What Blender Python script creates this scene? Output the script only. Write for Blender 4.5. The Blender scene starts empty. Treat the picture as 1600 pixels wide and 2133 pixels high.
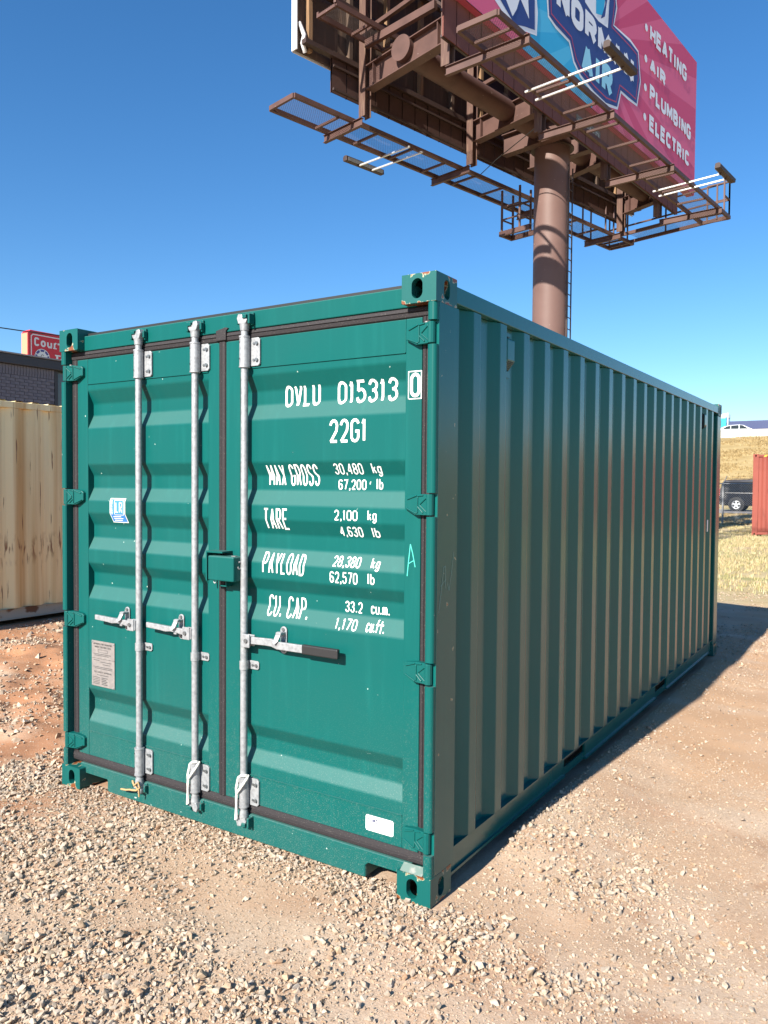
import bpy, bmesh, math, random
import numpy as np
from mathutils import Vector, Matrix
R=math.radians
random.seed(7); rng=np.random.default_rng(11)
scn=bpy.context.scene
COL=scn.collection
# ------------------------------------------------------------------ camera, world, sun, exposure
cam=bpy.data.cameras.new('camera'); camo=bpy.data.objects.new('camera',cam); COL.objects.link(camo)
fw=Vector((-0.54405877,0.83840253,-0.03288232)); rt=Vector((0.83869438,0.54454852,0.00765807)); up=-Vector((0.02432657,-0.02341178,-0.99942989))
camo.matrix_world=Matrix(((rt.x,up.x,-fw.x,1.57094),(rt.y,up.y,-fw.y,-2.79103),(rt.z,up.z,-fw.z,1.72979),(0,0,0,1)))
cam.sensor_fit='HORIZONTAL'; cam.sensor_width=36; cam.lens=36*1654.66/1600; cam.clip_start=.05; cam.clip_end=6000
scn.camera=camo
SUN_EL=32.6; SUN_AZ=3.6          # light travels towards +y, a touch towards +x
w=bpy.data.worlds.new('World'); scn.world=w; w.use_nodes=True
nt=w.node_tree; bg=nt.nodes['Background']; sky=nt.nodes.new('ShaderNodeTexSky'); sky.sky_type='NISHITA'; sky.sun_disc=False
sky.sun_elevation=R(SUN_EL); sky.sun_rotation=R(180+SUN_AZ); sky.altitude=350; sky.air_density=1.0; sky.dust_density=.25; sky.ozone_density=4.5
hs=nt.nodes.new('ShaderNodeHueSaturation'); hs.inputs['Saturation'].default_value=1.21; hs.inputs['Value'].default_value=1.34; nt.links.new(sky.outputs[0],hs.inputs['Color']); nt.links.new(hs.outputs[0],bg.inputs[0]); bg.inputs[1].default_value=.062
sun=bpy.data.lights.new('sun','SUN'); sun.energy=5.0; sun.angle=R(.53); sun.color=(1,.93,.83)
suno=bpy.data.objects.new('sun',sun); COL.objects.link(suno)
ld=Vector((math.sin(R(SUN_AZ))*math.cos(R(SUN_EL)),math.cos(R(SUN_AZ))*math.cos(R(SUN_EL)),-math.sin(R(SUN_EL))))
suno.rotation_euler=ld.to_track_quat('-Z','Y').to_euler(); suno.location=(-2,-12,12)
scn.render.engine='CYCLES'
scn.view_settings.view_transform='Standard'; scn.view_settings.look='None'; scn.view_settings.exposure=1.12; scn.view_settings.gamma=1
scn.view_settings.use_curve_mapping=False
scn.cycles.max_bounces=6

# ------------------------------------------------------------------ materials
def mat(name,col,rough=.6,metal=0,spec=.5,noise=None,bump=None,coat=0,noise2=None):
    """noise=(scale,colour2,lo,hi[,detail]) mixes a second colour; bump=(scale,strength)"""
    m=bpy.data.materials.new(name); m.use_nodes=True; t=m.node_tree; p=t.nodes['Principled BSDF']
    p.inputs['Base Color'].default_value=(*col,1); p.inputs['Roughness'].default_value=rough; p.inputs['Metallic'].default_value=metal
    p.inputs['Specular IOR Level'].default_value=spec
    if coat: p.inputs['Coat Weight'].default_value=coat; p.inputs['Coat Roughness'].default_value=.05
    last=None
    for nz in (noise,noise2):
        if not nz: continue
        sc,c2,lo,hi=nz[:4]; stretch=nz[4] if len(nz)>4 else None; det=nz[5] if len(nz)>5 else 5
        fac=nfac(t,sc,lo,hi,stretch,det); mx=t.nodes.new('ShaderNodeMix'); mx.data_type='RGBA'
        t.links.new(fac,mx.inputs[0]); mx.inputs[7].default_value=(*c2,1)
        if last is None: mx.inputs[6].default_value=(*col,1)
        else: t.links.new(last,mx.inputs[6])
        last=mx.outputs[2]
    if last is not None: t.links.new(last,p.inputs['Base Color'])
    if bump:
        n=noise_node(t,bump[0]); b=t.nodes.new('ShaderNodeBump'); b.inputs['Strength'].default_value=bump[1]; b.inputs['Distance'].default_value=bump[2] if len(bump)>2 else .01
        t.links.new(n.outputs[0],b.inputs['Height']); t.links.new(b.outputs[0],p.inputs['Normal'])
    return m
def noise_node(t,scale,stretch=None,det=5):
    co=t.nodes.new('ShaderNodeTexCoord'); n=t.nodes.new('ShaderNodeTexNoise'); n.inputs['Scale'].default_value=scale; n.inputs['Detail'].default_value=det
    src=co.outputs['Object']
    if stretch:
        mp=t.nodes.new('ShaderNodeMapping'); mp.inputs['Scale'].default_value=stretch; t.links.new(src,mp.inputs[0]); src=mp.outputs[0]
    t.links.new(src,n.inputs['Vector']); return n
def nfac(t,scale,lo,hi,stretch=None,det=5):
    n=noise_node(t,scale,stretch,det); r=t.nodes.new('ShaderNodeMapRange'); r.interpolation_type='SMOOTHSTEP'
    r.inputs['From Min'].default_value=lo; r.inputs['From Max'].default_value=hi; t.links.new(n.outputs[0],r.inputs[0]); return r.outputs[0]
def green_mat(name,col,rough,dust_and_light=True,rust=0,chips=.0,spec=.4):
    m=bpy.data.materials.new(name); m.use_nodes=True; t=m.node_tree; p=t.nodes['Principled BSDF']; L=t.links.new
    p.inputs['Roughness'].default_value=rough; p.inputs['Specular IOR Level'].default_value=spec
    def mix(fac,a,c):
        mx=t.nodes.new('ShaderNodeMix'); mx.data_type='RGBA'; L(fac,mx.inputs[0]); L(a,mx.inputs[6]); mx.inputs[7].default_value=(*c,1); return mx.outputs[2]
    def math_(op,a,b=None):
        n=t.nodes.new('ShaderNodeMath'); n.operation=op
        for i,x in enumerate((a,b)):
            if x is None: continue
            if isinstance(x,(int,float)): n.inputs[i].default_value=x
            else: L(x,n.inputs[i])
        return n.outputs[0]
    rgb=t.nodes.new('ShaderNodeRGB'); rgb.outputs[0].default_value=(*col,1)
    c=rgb.outputs[0]
    c=mix(math_('MULTIPLY',nfac(t,1.7,.35,.75),.35),c,tuple(x*.8+.01 for x in col))
    # vertical faint wash marks
    c=mix(math_('MULTIPLY',nfac(t,3,.5,.8,(9,9,.7)),.22),c,(.010,.14,.125))
    # small pale chips
    c=mix(nfac(t,42,.80+chips,.82+chips,None,1),c,(.42,.5,.44))
    if dust_and_light:
        co=t.nodes.new('ShaderNodeTexCoord'); sp=t.nodes.new('ShaderNodeSeparateXYZ'); L(co.outputs['Object'],sp.inputs[0])
        low=t.nodes.new('ShaderNodeMapRange'); low.inputs['From Min'].default_value=.95; low.inputs['From Max'].default_value=.08; L(sp.outputs[2],low.inputs[0])
        spk=nfac(t,230,.56,.72,None,2); c=mix(math_('MULTIPLY',math_('MULTIPLY',spk,low.outputs[0]),.32),c,(.36,.36,.30))
        film=nfac(t,1.2,.3,.75); c=mix(math_('MULTIPLY',math_('MULTIPLY',film,low.outputs[0]),.05),c,(.26,.27,.22))
    if dust_and_light:
        ge=t.nodes.new('ShaderNodeNewGeometry'); sn_=t.nodes.new('ShaderNodeSeparateXYZ'); L(ge.outputs['True Normal'],sn_.inputs[0]); dz=t.nodes.new('ShaderNodeMapRange'); dz.inputs['From Min'].default_value=.15; dz.inputs['From Max'].default_value=.5; L(sn_.outputs[2],dz.inputs[0])
        c=mix(math_('MULTIPLY',dz.outputs[0],.17),c,(.22,.33,.30))  # upward faces paler: the slopes' brighter light put into the colour as dust film
    if rust:
        n=noise_node(t,15,None,6).outputs[0]
        if rust>0:
            co=t.nodes.new('ShaderNodeTexCoord'); sp=t.nodes.new('ShaderNodeSeparateXYZ'); L(co.outputs['Object'],sp.inputs[0])
            e=math_('ABSOLUTE',math_('SUBTRACT',sp.outputs[2],.059)); e2=t.nodes.new('ShaderNodeMapRange'); e2.inputs['From Min'].default_value=.030; e2.inputs['From Max'].default_value=.062; L(e,e2.inputs[0]); n=math_('ADD',n,math_('MULTIPLY',e2.outputs[0],.19))
        else: n=math_('SUBTRACT',n,.02)
        def th(a,b):
            r=t.nodes.new('ShaderNodeMapRange'); r.inputs['From Min'].default_value=a; r.inputs['From Max'].default_value=b; L(n,r.inputs[0]); return r.outputs[0]
        c=mix(th(.655,.67),c,(.36,.40,.27)); c=mix(th(.672,.69),c,(.19,.06,.022))
    L(c,p.inputs['Base Color'])
    n=noise_node(t,4.5); b=t.nodes.new('ShaderNodeBump'); b.inputs['Strength'].default_value=.24; b.inputs['Distance'].default_value=.004; L(n.outputs[0],b.inputs['Height']); L(b.outputs[0],p.inputs['Normal'])
    return m
GREEN=(.002,.088,.080)
MG=green_mat('green_paint',GREEN,.38,spec=.18); MGH=green_mat('green_hinge_paint',GREEN,.4,dust_and_light=False,chips=.1,spec=.25)
MGS=green_mat('green_side_paint',(.002,.098,.088),.23,dust_and_light=False,chips=.1,spec=.43)
MGR=green_mat('green_worn_paint',GREEN,.4,dust_and_light=False,rust=.2)
MGP=green_mat('green_post_paint',(.002,.098,.088),.24,dust_and_light=False,rust=-1,chips=.1,spec=.36)
GALV=mat('galvanised',(.36,.375,.385),.5,.35,.4,(55,(.27,.28,.29),.38,.68),(90,.2,.002))
RUB=mat('rubber_seal',(.026,.023,.025),.7,0,.3,(260,(.16,.14,.12),.62,.72),(25,.3,.004))
BLK=mat('black_grip',(.018,.018,.019),.5)
BLKP=mat('black_and_shade',(.01,.013,.014),.6)  # serves plain black parts and the shade painted at roof edge and vents
WHT=mat('white_vinyl',(.80,.80,.78),.5)
BOLT=mat('bolt_steel',(.20,.215,.22),.4,.7)
PLATE=mat('data_plate',(.27,.25,.24),.4,.3,.5,(40,(.32,.30,.285),.4,.7))
INKM=mat('plate_ink',(.06,.06,.06),.6)
BLUE=mat('sticker_blue',(.04,.20,.56),.5)
CHALK=mat('chalk_mark',(.22,.42,.36),.9)
CHALKB=mat('chalk_mark_teal',(.07,.52,.42),.8)
ROPE=mat('white_rope',(.72,.70,.64),.9,0,.2,None,(150,.6,.004))
STRING=mat('tan_string',(.42,.28,.13),.9)
BROWN=mat('brown_steel_paint',(.105,.057,.047),.6,0,.3,(2.2,(.076,.041,.034),.4,.75),(30,.15,.004),0,(16,(.42,.33,.28),.73,.76))
BROWND=mat('dark_brown_steel',(.045,.027,.022),.6,0,.4,(2.5,(.055,.034,.028),.4,.7))
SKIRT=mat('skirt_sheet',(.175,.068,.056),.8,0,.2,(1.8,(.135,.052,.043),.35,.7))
WOODB=mat('weathered_back_board',(.085,.058,.042),.8,0,.3,(2,(.16,.105,.07),.5,.75,(6,6,.5)))
WOODL=mat('timber_batten',(.28,.17,.09),.8,0,.3,(3,(.17,.10,.055),.4,.7,(6,6,.6)))
MESHM=mat('walkway_mesh_steel',(.07,.045,.036),.6,.2)
ALU=mat('aluminium_arm',(.80,.80,.80),.32,.6)
LAMPG=mat('lamp_glass',(.16,.17,.18),.15,0,.6)
FABW=mat('white_wrap',(.62,.62,.62),.6)
# ------------------------------------------------------------------ mesh helpers
class MB:
    def __init__(s): s.v=[]; s.f=[]; s.sm=[]
    def add(s,vs,fs,smooth=False):
        b=len(s.v); s.v+= [tuple(x) for x in vs]; s.f+=[tuple(i+b for i in f) for f in fs]; s.sm+=[smooth]*len(fs); return s
    def box(s,x0,x1,y0,y1,z0,z1):
        return s.add([(x0,y0,z0),(x1,y0,z0),(x1,y1,z0),(x0,y1,z0),(x0,y0,z1),(x1,y0,z1),(x1,y1,z1),(x0,y1,z1)],
          [(0,3,2,1),(4,5,6,7),(0,1,5,4),(1,2,6,5),(2,3,7,6),(3,0,4,7)])
    def bar(s,p0,p1,wd,h,upv=(0,0,1)):
        p0=Vector(p0);p1=Vector(p1);d=(p1-p0).normalized();u=Vector(upv);sd=d.cross(u)
        if sd.length<1e-4: sd=d.cross(Vector((1,0,0)))
        sd.normalize();u=sd.cross(d);a=sd*wd/2;b=u*h/2
        vs=[p0-a-b,p0+a-b,p0+a+b,p0-a+b,p1-a-b,p1+a-b,p1+a+b,p1-a+b]
        return s.add(vs,[(0,1,2,3),(7,6,5,4),(0,4,5,1),(1,5,6,2),(2,6,7,3),(3,7,4,0)])
    def cyl(s,p0,p1,r0,r1=None,n=16,cap=True):
        r1=r0 if r1 is None else r1; p0=Vector(p0);p1=Vector(p1);d=(p1-p0).normalized();a=d.orthogonal().normalized();b=d.cross(a)
        vs=[];
        for p,r in ((p0,r0),(p1,r1)):
            for i in range(n):
                t=2*math.pi*i/n; vs.append(p+(a*math.cos(t)+b*math.sin(t))*r)
        s.add(vs,[(i,(i+1)%n,n+(i+1)%n,n+i) for i in range(n)],True)
        if cap: s.add(vs[:n],[tuple(range(n))[::-1]]); s.add(vs[n:],[tuple(range(n))])
        return s
    def tube(s,pts,r,n=8):
        pts=[Vector(p) for p in pts]; rings=[]; a=None
        for i,p in enumerate(pts):
            d=(pts[min(i+1,len(pts)-1)]-pts[max(i-1,0)]).normalized()
            a=d.orthogonal().normalized() if a is None else (a-d*a.dot(d)).normalized()
            b=d.cross(a); rings.append([p+(a*math.cos(2*math.pi*k/n)+b*math.sin(2*math.pi*k/n))*r for k in range(n)])
        vs=[v for g in rings for v in g]
        s.add(vs,[(i*n+k,i*n+(k+1)%n,(i+1)*n+(k+1)%n,(i+1)*n+k) for i in range(len(pts)-1) for k in range(n)],True)
        s.add(rings[0],[tuple(range(n))[::-1]]); s.add(rings[-1],[tuple(range(n))]); return s
    def prism(s,poly,f0,f1):
        """poly 2d; f0,f1 map (a,b)->3d for the two ends"""
        n=len(poly); vs=[f0(*p) for p in poly]+[f1(*p) for p in poly]
        return s.add(vs,[tuple(range(n))[::-1],tuple(range(n,2*n))]+[(i,(i+1)%n,n+(i+1)%n,n+i) for i in range(n)])
    def mesh(s,name,m):
        me=bpy.data.meshes.new(name); me.from_pydata(s.v,[],s.f); me.materials.append(m)
        me.polygons.foreach_set('use_smooth',s.sm); 
        bm=bmesh.new(); bm.from_mesh(me); bmesh.ops.recalc_face_normals(bm,faces=bm.faces); bm.to_mesh(me); bm.free()
        me.update(); return me
    def build(s,name,m,parent=None,loc=(0,0,0),bev=0,seg=2):
        return place(name,s.mesh(name,m),parent,loc,bev,seg)
def fold(o,wd):
    md=o.modifiers.new('fold','BEVEL'); md.width=wd; md.segments=3; md.limit_method='ANGLE'; md.angle_limit=R(12); return o
def place(name,me,parent=None,loc=(0,0,0),bev=0,seg=2,rz=0):
    o=bpy.data.objects.new(name,me); COL.objects.link(o); o.location=loc; o.rotation_euler.z=rz
    if parent: o.parent=parent
    if bev:
        md=o.modifiers.new('bevel','BEVEL'); md.width=bev; md.segments=seg; md.limit_method='ANGLE'; md.angle_limit=R(40); md.harden_normals=False
    return o
def empty(name,loc,label,cat,group=None,rz=0):
    o=bpy.data.objects.new(name,None); COL.objects.link(o); o.location=loc; o.rotation_euler.z=rz; o.empty_display_size=.2
    return tag(o,label,cat,group)
def tag(o,label=None,cat=None,group=None,kind=None):
    if label: o['label']=label
    if cat: o['category']=cat
    if group: o['group']=group
    if kind: o['kind']=kind
    return o

# ------------------------------------------------------------------ stroke lettering
def arc(cx,cy,rx,ry,a0,a1,n=10):
    return [(cx+rx*math.cos(R(a0+(a1-a0)*i/n)),cy+ry*math.sin(R(a0+(a1-a0)*i/n))) for i in range(n+1)]
def O_(x0,x1,y0,y1,c=.24):
    cx=(x0+x1)/2;rx=(x1-x0)/2;ry=c*(y1-y0)
    return ('c',arc(cx,y1-ry,rx,ry,0,180)+arc(cx,y0+ry,rx,ry,180,360))
C_=arc(.5,.78,.5,.22,10,180)+arc(.5,.22,.5,.22,180,350)
S_=arc(.5,.76,.5,.24,10,180,8)+arc(.5,.74,.5,.2,180,250,4)+[(.75,.47)]+arc(.5,.26,.5,.22,60,0,4)+arc(.5,.24,.5,.24,0,-170,8)
B_=[(0,0),(0,1),(.5,1)]+arc(.6,.77,.35,.23,90,-90,8)+[(0,.53)]
GL={'0':[O_(0,1,0,1)],'O':[O_(0,1,0,1)],'1':[[(.05,.8),(.5,1),(.5,0)]],
'2':[arc(.5,.75,.5,.25,175,-20,9)+[(.9,.5),(.04,0),(1,0)]],
'3':[arc(.5,.77,.48,.23,170,-75,10)+[(.4,.53)],[(.4,.53)]+arc(.5,.27,.5,.27,75,-170,10)],
'4':[[(.76,0),(.76,1),(0,.3),(1,.3)]],'5':[[(.95,1),(.1,1),(.06,.55)]+arc(.46,.31,.54,.31,125,-165,12)],
'6':[arc(.5,.78,.5,.22,20,180,8)+arc(.5,.28,.5,.28,180,510,16)],'7':[[(0,1),(1,1),(.35,0)]],
'8':[O_(.06,.94,.52,1,.4),O_(0,1,0,.52,.4)],'A':[[(0,0),(.5,1),(1,0)],[(.2,.26),(.8,.26)]],
'B':[B_,[(0,.53),(.55,.53)]+arc(.6,.265,.4,.265,90,-90,8)+[(0,0)]],'C':[C_],
'D':[('c',[(0,0),(0,1)]+arc(.45,.7,.55,.3,90,0,6)+arc(.45,.3,.55,.3,0,-90,6))],
'E':[[(1,1),(0,1),(0,0),(1,0)],[(0,.52),(.85,.52)]],'F':[[(1,1),(0,1),(0,0)],[(0,.52),(.85,.52)]],
'G':[C_[:-1]+arc(.5,.22,.5,.22,350,360,2)+[(1,.46),(.55,.46)]],'H':[[(0,0),(0,1)],[(1,0),(1,1)],[(0,.5),(1,.5)]],'I':[[(.5,0),(.5,1)]],
'L':[[(0,1),(0,0),(1,0)]],'M':[[(0,0),(0,1),(.5,.25),(1,1),(1,0)]],'N':[[(0,0),(0,1),(1,0),(1,1)]],
'P':[[(0,0),(0,1),(.5,1)]+arc(.6,.74,.4,.26,90,-90,8)+[(0,.48)]],'R':[[(0,0),(0,1),(.5,1)]+arc(.6,.74,.4,.26,90,-90,8)+[(0,.48)],[(.5,.48),(1,0)]],
'S':[S_],'T':[[(0,1),(1,1)],[(.5,1),(.5,0)]],'U':[[(0,1)]+arc(.5,.24,.5,.24,180,360)+[(1,1)]],'V':[[(0,1),(.5,0),(1,1)]],
'X':[[(0,0),(1,1)],[(0,1),(1,0)]],'Y':[[(0,1),(.5,.48),(1,1)],[(.5,.48),(.5,0)]],
'k':[[(0,0),(0,1)],[(.9,.62),(.05,.3)],[(.4,.42),(1,0)]],'g':[O_(0,1,.02,.66,.35),[(1,.68),(1,-.05)]+arc(.5,-.08,.5,.2,0,-160,8)],
'l':[[(.5,1),(.5,0)]],'b':[[(0,1),(0,0)],O_(0,1,0,.64,.35)],'c':[arc(.5,.44,.5,.22,15,180)+arc(.5,.22,.5,.22,180,345)],
'u':[[(0,.66)]+arc(.5,.22,.5,.22,180,360)+[(1,.66)],[(1,.2),(1,0)]],'m':[[(0,0),(0,.66)],[(0,.45)]+arc(.25,.46,.25,.2,180,0,6)+[(.5,0)],[(.5,.45)]+arc(.75,.46,.25,.2,180,0,6)+[(1,0)]],
'f':[arc(.65,.8,.35,.2,60,180,6)+[(.3,0)],[(-.5,.62),(1.3,.62)]],'t':[[(.4,.95)]+arc(.7,.15,.3,.15,180,280,6),[(-.6,.64),(1.5,.64)]],
'o':[O_(0,1,0,.68,.42)],'r':[[(.15,0),(.15,.68)],[(.15,.4)]+arc(.65,.4,.5,.26,170,60,6)],'n':[[(0,0),(0,.68)],[(0,.4)]+arc(.5,.42,.5,.26,180,0,8)+[(1,0)]],
'.':[[(.5,0),(.5,.13)]],',':[[(.55,.12),(.4,-.14)]]}
ADV={'1':.62,'I':.5,'l':.45,'.':.4,',':.4,' ':.55,'M':1.2,'m':1.35,'f':.95,'t':.95,'r':.8,'L':.9}
def ribbon(mb,pts,sw,fn,closed=False,step=None,off=0):
    """flat stroke; sharp corners are built as two overlapping strokes on separate layers"""
    P=[Vector(pts[0])]
    for p in pts[1:]:
        if (Vector(p)-P[-1]).length>1e-6:P.append(Vector(p))
    if closed:
        if (P[0]-P[-1]).length<1e-6:P.pop()
    n=len(P); br=[]
    for i in range(n):
        if not closed and i in (0,n-1): continue
        d0=(P[i]-P[i-1]).normalized(); d1=(P[(i+1)%n]-P[i]).normalized()
        if d0.dot(d1)<.5: br.append((i,d0.dot(d1)))
    if not br: return _rib(mb,P,sw,fn,closed,step,off)
    runs=[]
    if closed:
        ix=[i for i,_ in br]
        for a,b in zip(ix,ix[1:]+[ix[0]+n]): runs.append([P[k%n] for k in range(a,b+1)])
    else:
        ix=[0]+[i for i,_ in br]+[n-1]
        for a,b in zip(ix,ix[1:]): runs.append(P[a:b+1])
    for k,rn in enumerate(runs):
        rn=list(rn); e=sw*.5; dd=[x for _,x in br]
        e0=.9 if dd[(k-1)%len(dd) if not closed else k]>-.35 else .1; e1=.9 if dd[k%len(dd) if not closed else (k+1)%len(dd)]>-.35 else .1
        if closed or k>0: rn[0]=rn[0]-(rn[1]-rn[0]).normalized()*e*e0
        if closed or k<len(runs)-1: rn[-1]=rn[-1]+(rn[-1]-rn[-2]).normalized()*e*e1
        _rib(mb,rn,sw,fn,False,step,off+.4*(k%3))
def _rib(mb,P,sw,fn,closed,step,off):
    pts=[tuple(p) for p in P]
    if step:
        q=[]; n=len(pts)
        for i in range(n if closed else n-1):
            a=pts[i];b=pts[(i+1)%n];k=max(1,int(math.hypot(b[0]-a[0],b[1]-a[1])/step+.5))
            q+=[(a[0]+(b[0]-a[0])*j/k,a[1]+(b[1]-a[1])*j/k) for j in range(k)]
        if not closed:q.append(pts[-1])
        pts=q
    P=[Vector(p) for p in pts]; n=len(P);vs=[]
    for i in range(n):
        a=P[i-1] if (i>0 or closed) else None; b=P[(i+1)%n] if (i<n-1 or closed) else None
        d0=(P[i]-a).normalized() if a is not None else (b-P[i]).normalized(); d1=(b-P[i]).normalized() if b is not None else d0
        n0=Vector((-d0.y,d0.x));n1=Vector((-d1.y,d1.x));m=(n0+n1).normalized();o=m*(sw/2/max(.7,m.dot(n0)))
        for q in (P[i]+o,P[i],P[i]-o): vs.append(fn(q.x,q.y,off))
    fs=[]
    for i in range(n if closed else n-1):
        j=(i+1)%n; fs+=[(3*i,3*i+1,3*j+1,3*j),(3*i+1,3*i+2,3*j+2,3*j+1)]
    mb.add(vs,fs)
def text(mb,s,x0,x1,z0,z1,sw,fn,step=None,gap=.28,warp=None):
    """lay s into the box; fn(x,z,layer)->3d"""
    tot=sum(ADV.get(c,1) for c in s)+gap*(len(s)-1); k=(x1-x0)/tot; x=x0; h=z1-z0
    for c in s:
        a=ADV.get(c,1)*k
        if c in GL:
            lay=0
            for st in GL[c]:
                cl=False
                if st[0]=='c': cl=True; st=st[1]
                w_=max(a-sw,1e-4)
                def mp(p):
                    q=(x+(sw/2 if a>sw else a/2)+p[0]*w_ if a>sw*1.3 else x+a/2+(p[0]-.5)*a*.3, z0+sw/2+p[1]*(h-sw))
                    return warp(*q) if warp else q
                ribbon(mb,[mp(p) for p in st],sw,fn,cl,step,lay); lay+=1
        x+=a+gap*k
# ------------------------------------------------------------------ ground
def vnoise(x,y,s,seed):
    r=np.random.default_rng(seed).random((256,256)); x=x/s;y=y/s; xi=np.floor(x).astype(int);yi=np.floor(y).astype(int);fx=x-xi;fy=y-yi
    fx=fx*fx*(3-2*fx);fy=fy*fy*(3-2*fy); g=lambda a,b:r[a%256,b%256]
    return (g(xi,yi)*(1-fx)+g(xi+1,yi)*fx)*(1-fy)+(g(xi,yi+1)*(1-fx)+g(xi+1,yi+1)*fx)*fy-.5
def sstep(a,b,x):
    t=np.clip((x-a)/(b-a),0,1); return t*t*(3-2*t)
def hgt(x,y):
    x=np.asarray(x,float);y=np.asarray(y,float)
    near=1-sstep(14,30,np.hypot(x,y-2))
    z=(vnoise(x,y,1.1,1)*.035+vnoise(x,y,.42,2)*.022+vnoise(x,y,.17,3)*.012)*near
    # rough heap of red dirt left of the green container
    lf=sstep(-2.7,-3.6,x)*near; z=z+lf*(vnoise(x,y,.5,4)*.09+vnoise(x,y,.22,5)*.075+vnoise(x,y,.11,6)*.035+.01)
    z=z+.075*sstep(-4.6,-6.6,x)*(1-sstep(20,40,np.abs(y)))
    z=z-.012
    # flatten under and beside the container so it rests on the ground
    cx=np.maximum(np.maximum(-2.5-x,x-.06),0);cy=np.maximum(np.maximum(-.06-y,y-6.1),0);dc=np.hypot(cx,cy)
    k=1-sstep(.0,.5,dc); tgt=-.006+.05*sstep(.35,.9,y)*sstep(-.02,.04,x)*(1-sstep(5.2,5.9,y)); z=z*(1-k)+tgt*k
    bx=np.maximum(np.maximum(-9.6-x,x+6.9),0);k=1-sstep(0,.4,bx); k=k*(np.abs(y-2)<5); z=z*(1-k)+.094*k
    z=z+.14*sstep(22,34,y)+.18*sstep(36,50,y)*1.0
    z=z-.0*y
    emb=sstep(56.5,79,y)*.25+np.clip((y-57)/(78.5-57),0,1)*.75
    z=z+6.25*emb*(1-sstep(112,140,y))
    return z
def axis(segs):
    out=[]
    for a,b,n in segs: out+=list(np.linspace(a,b,n,endpoint=False))
    return np.array(out+[segs[-1][1]])
gx=axis([(-4000,-300,8),(-300,-60,16),(-60,-14,24),(-14,-7,40),(-7,3.2,240),(3.2,14,40),(14,60,24),(60,300,16),(300,4000,8)])
gy=axis([(-4000,-200,8),(-200,-20,14),(-20,-3,20),(-3,8,230),(8,20,90),(20,56,70),(56,82,40),(82,145,24),(145,600,10),(600,5000,8)])
X,Y=np.meshgrid(gx,gy,indexing='ij'); Zg=hgt(X,Y)
nx,ny=len(gx),len(gy)
idx=np.arange(nx*ny).reshape(nx,ny)
quads=np.stack([idx[:-1,:-1],idx[1:,:-1],idx[1:,1:],idx[:-1,1:]],-1).reshape(-1,4)
def np_mesh(name,V,F,m,smooth=True):
    """V (n,3) F (m,k) uniform face size"""
    me=bpy.data.meshes.new(name); k=F.shape[1]
    me.vertices.add(len(V)); me.vertices.foreach_set('co',np.ascontiguousarray(V,dtype=np.float32).ravel())
    me.loops.add(F.size); me.loops.foreach_set('vertex_index',np.ascontiguousarray(F,dtype=np.int32).ravel())
    me.polygons.add(len(F)); me.polygons.foreach_set('loop_start',np.arange(0,F.size,k,dtype=np.int32))
    try: me.polygons.foreach_set('loop_total',np.full(len(F),k,dtype=np.int32))
    except Exception: pass
    me.polygons.foreach_set('use_smooth',np.full(len(F),smooth)); me.materials.append(m); me.update(calc_edges=True); me.validate(); return me
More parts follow.
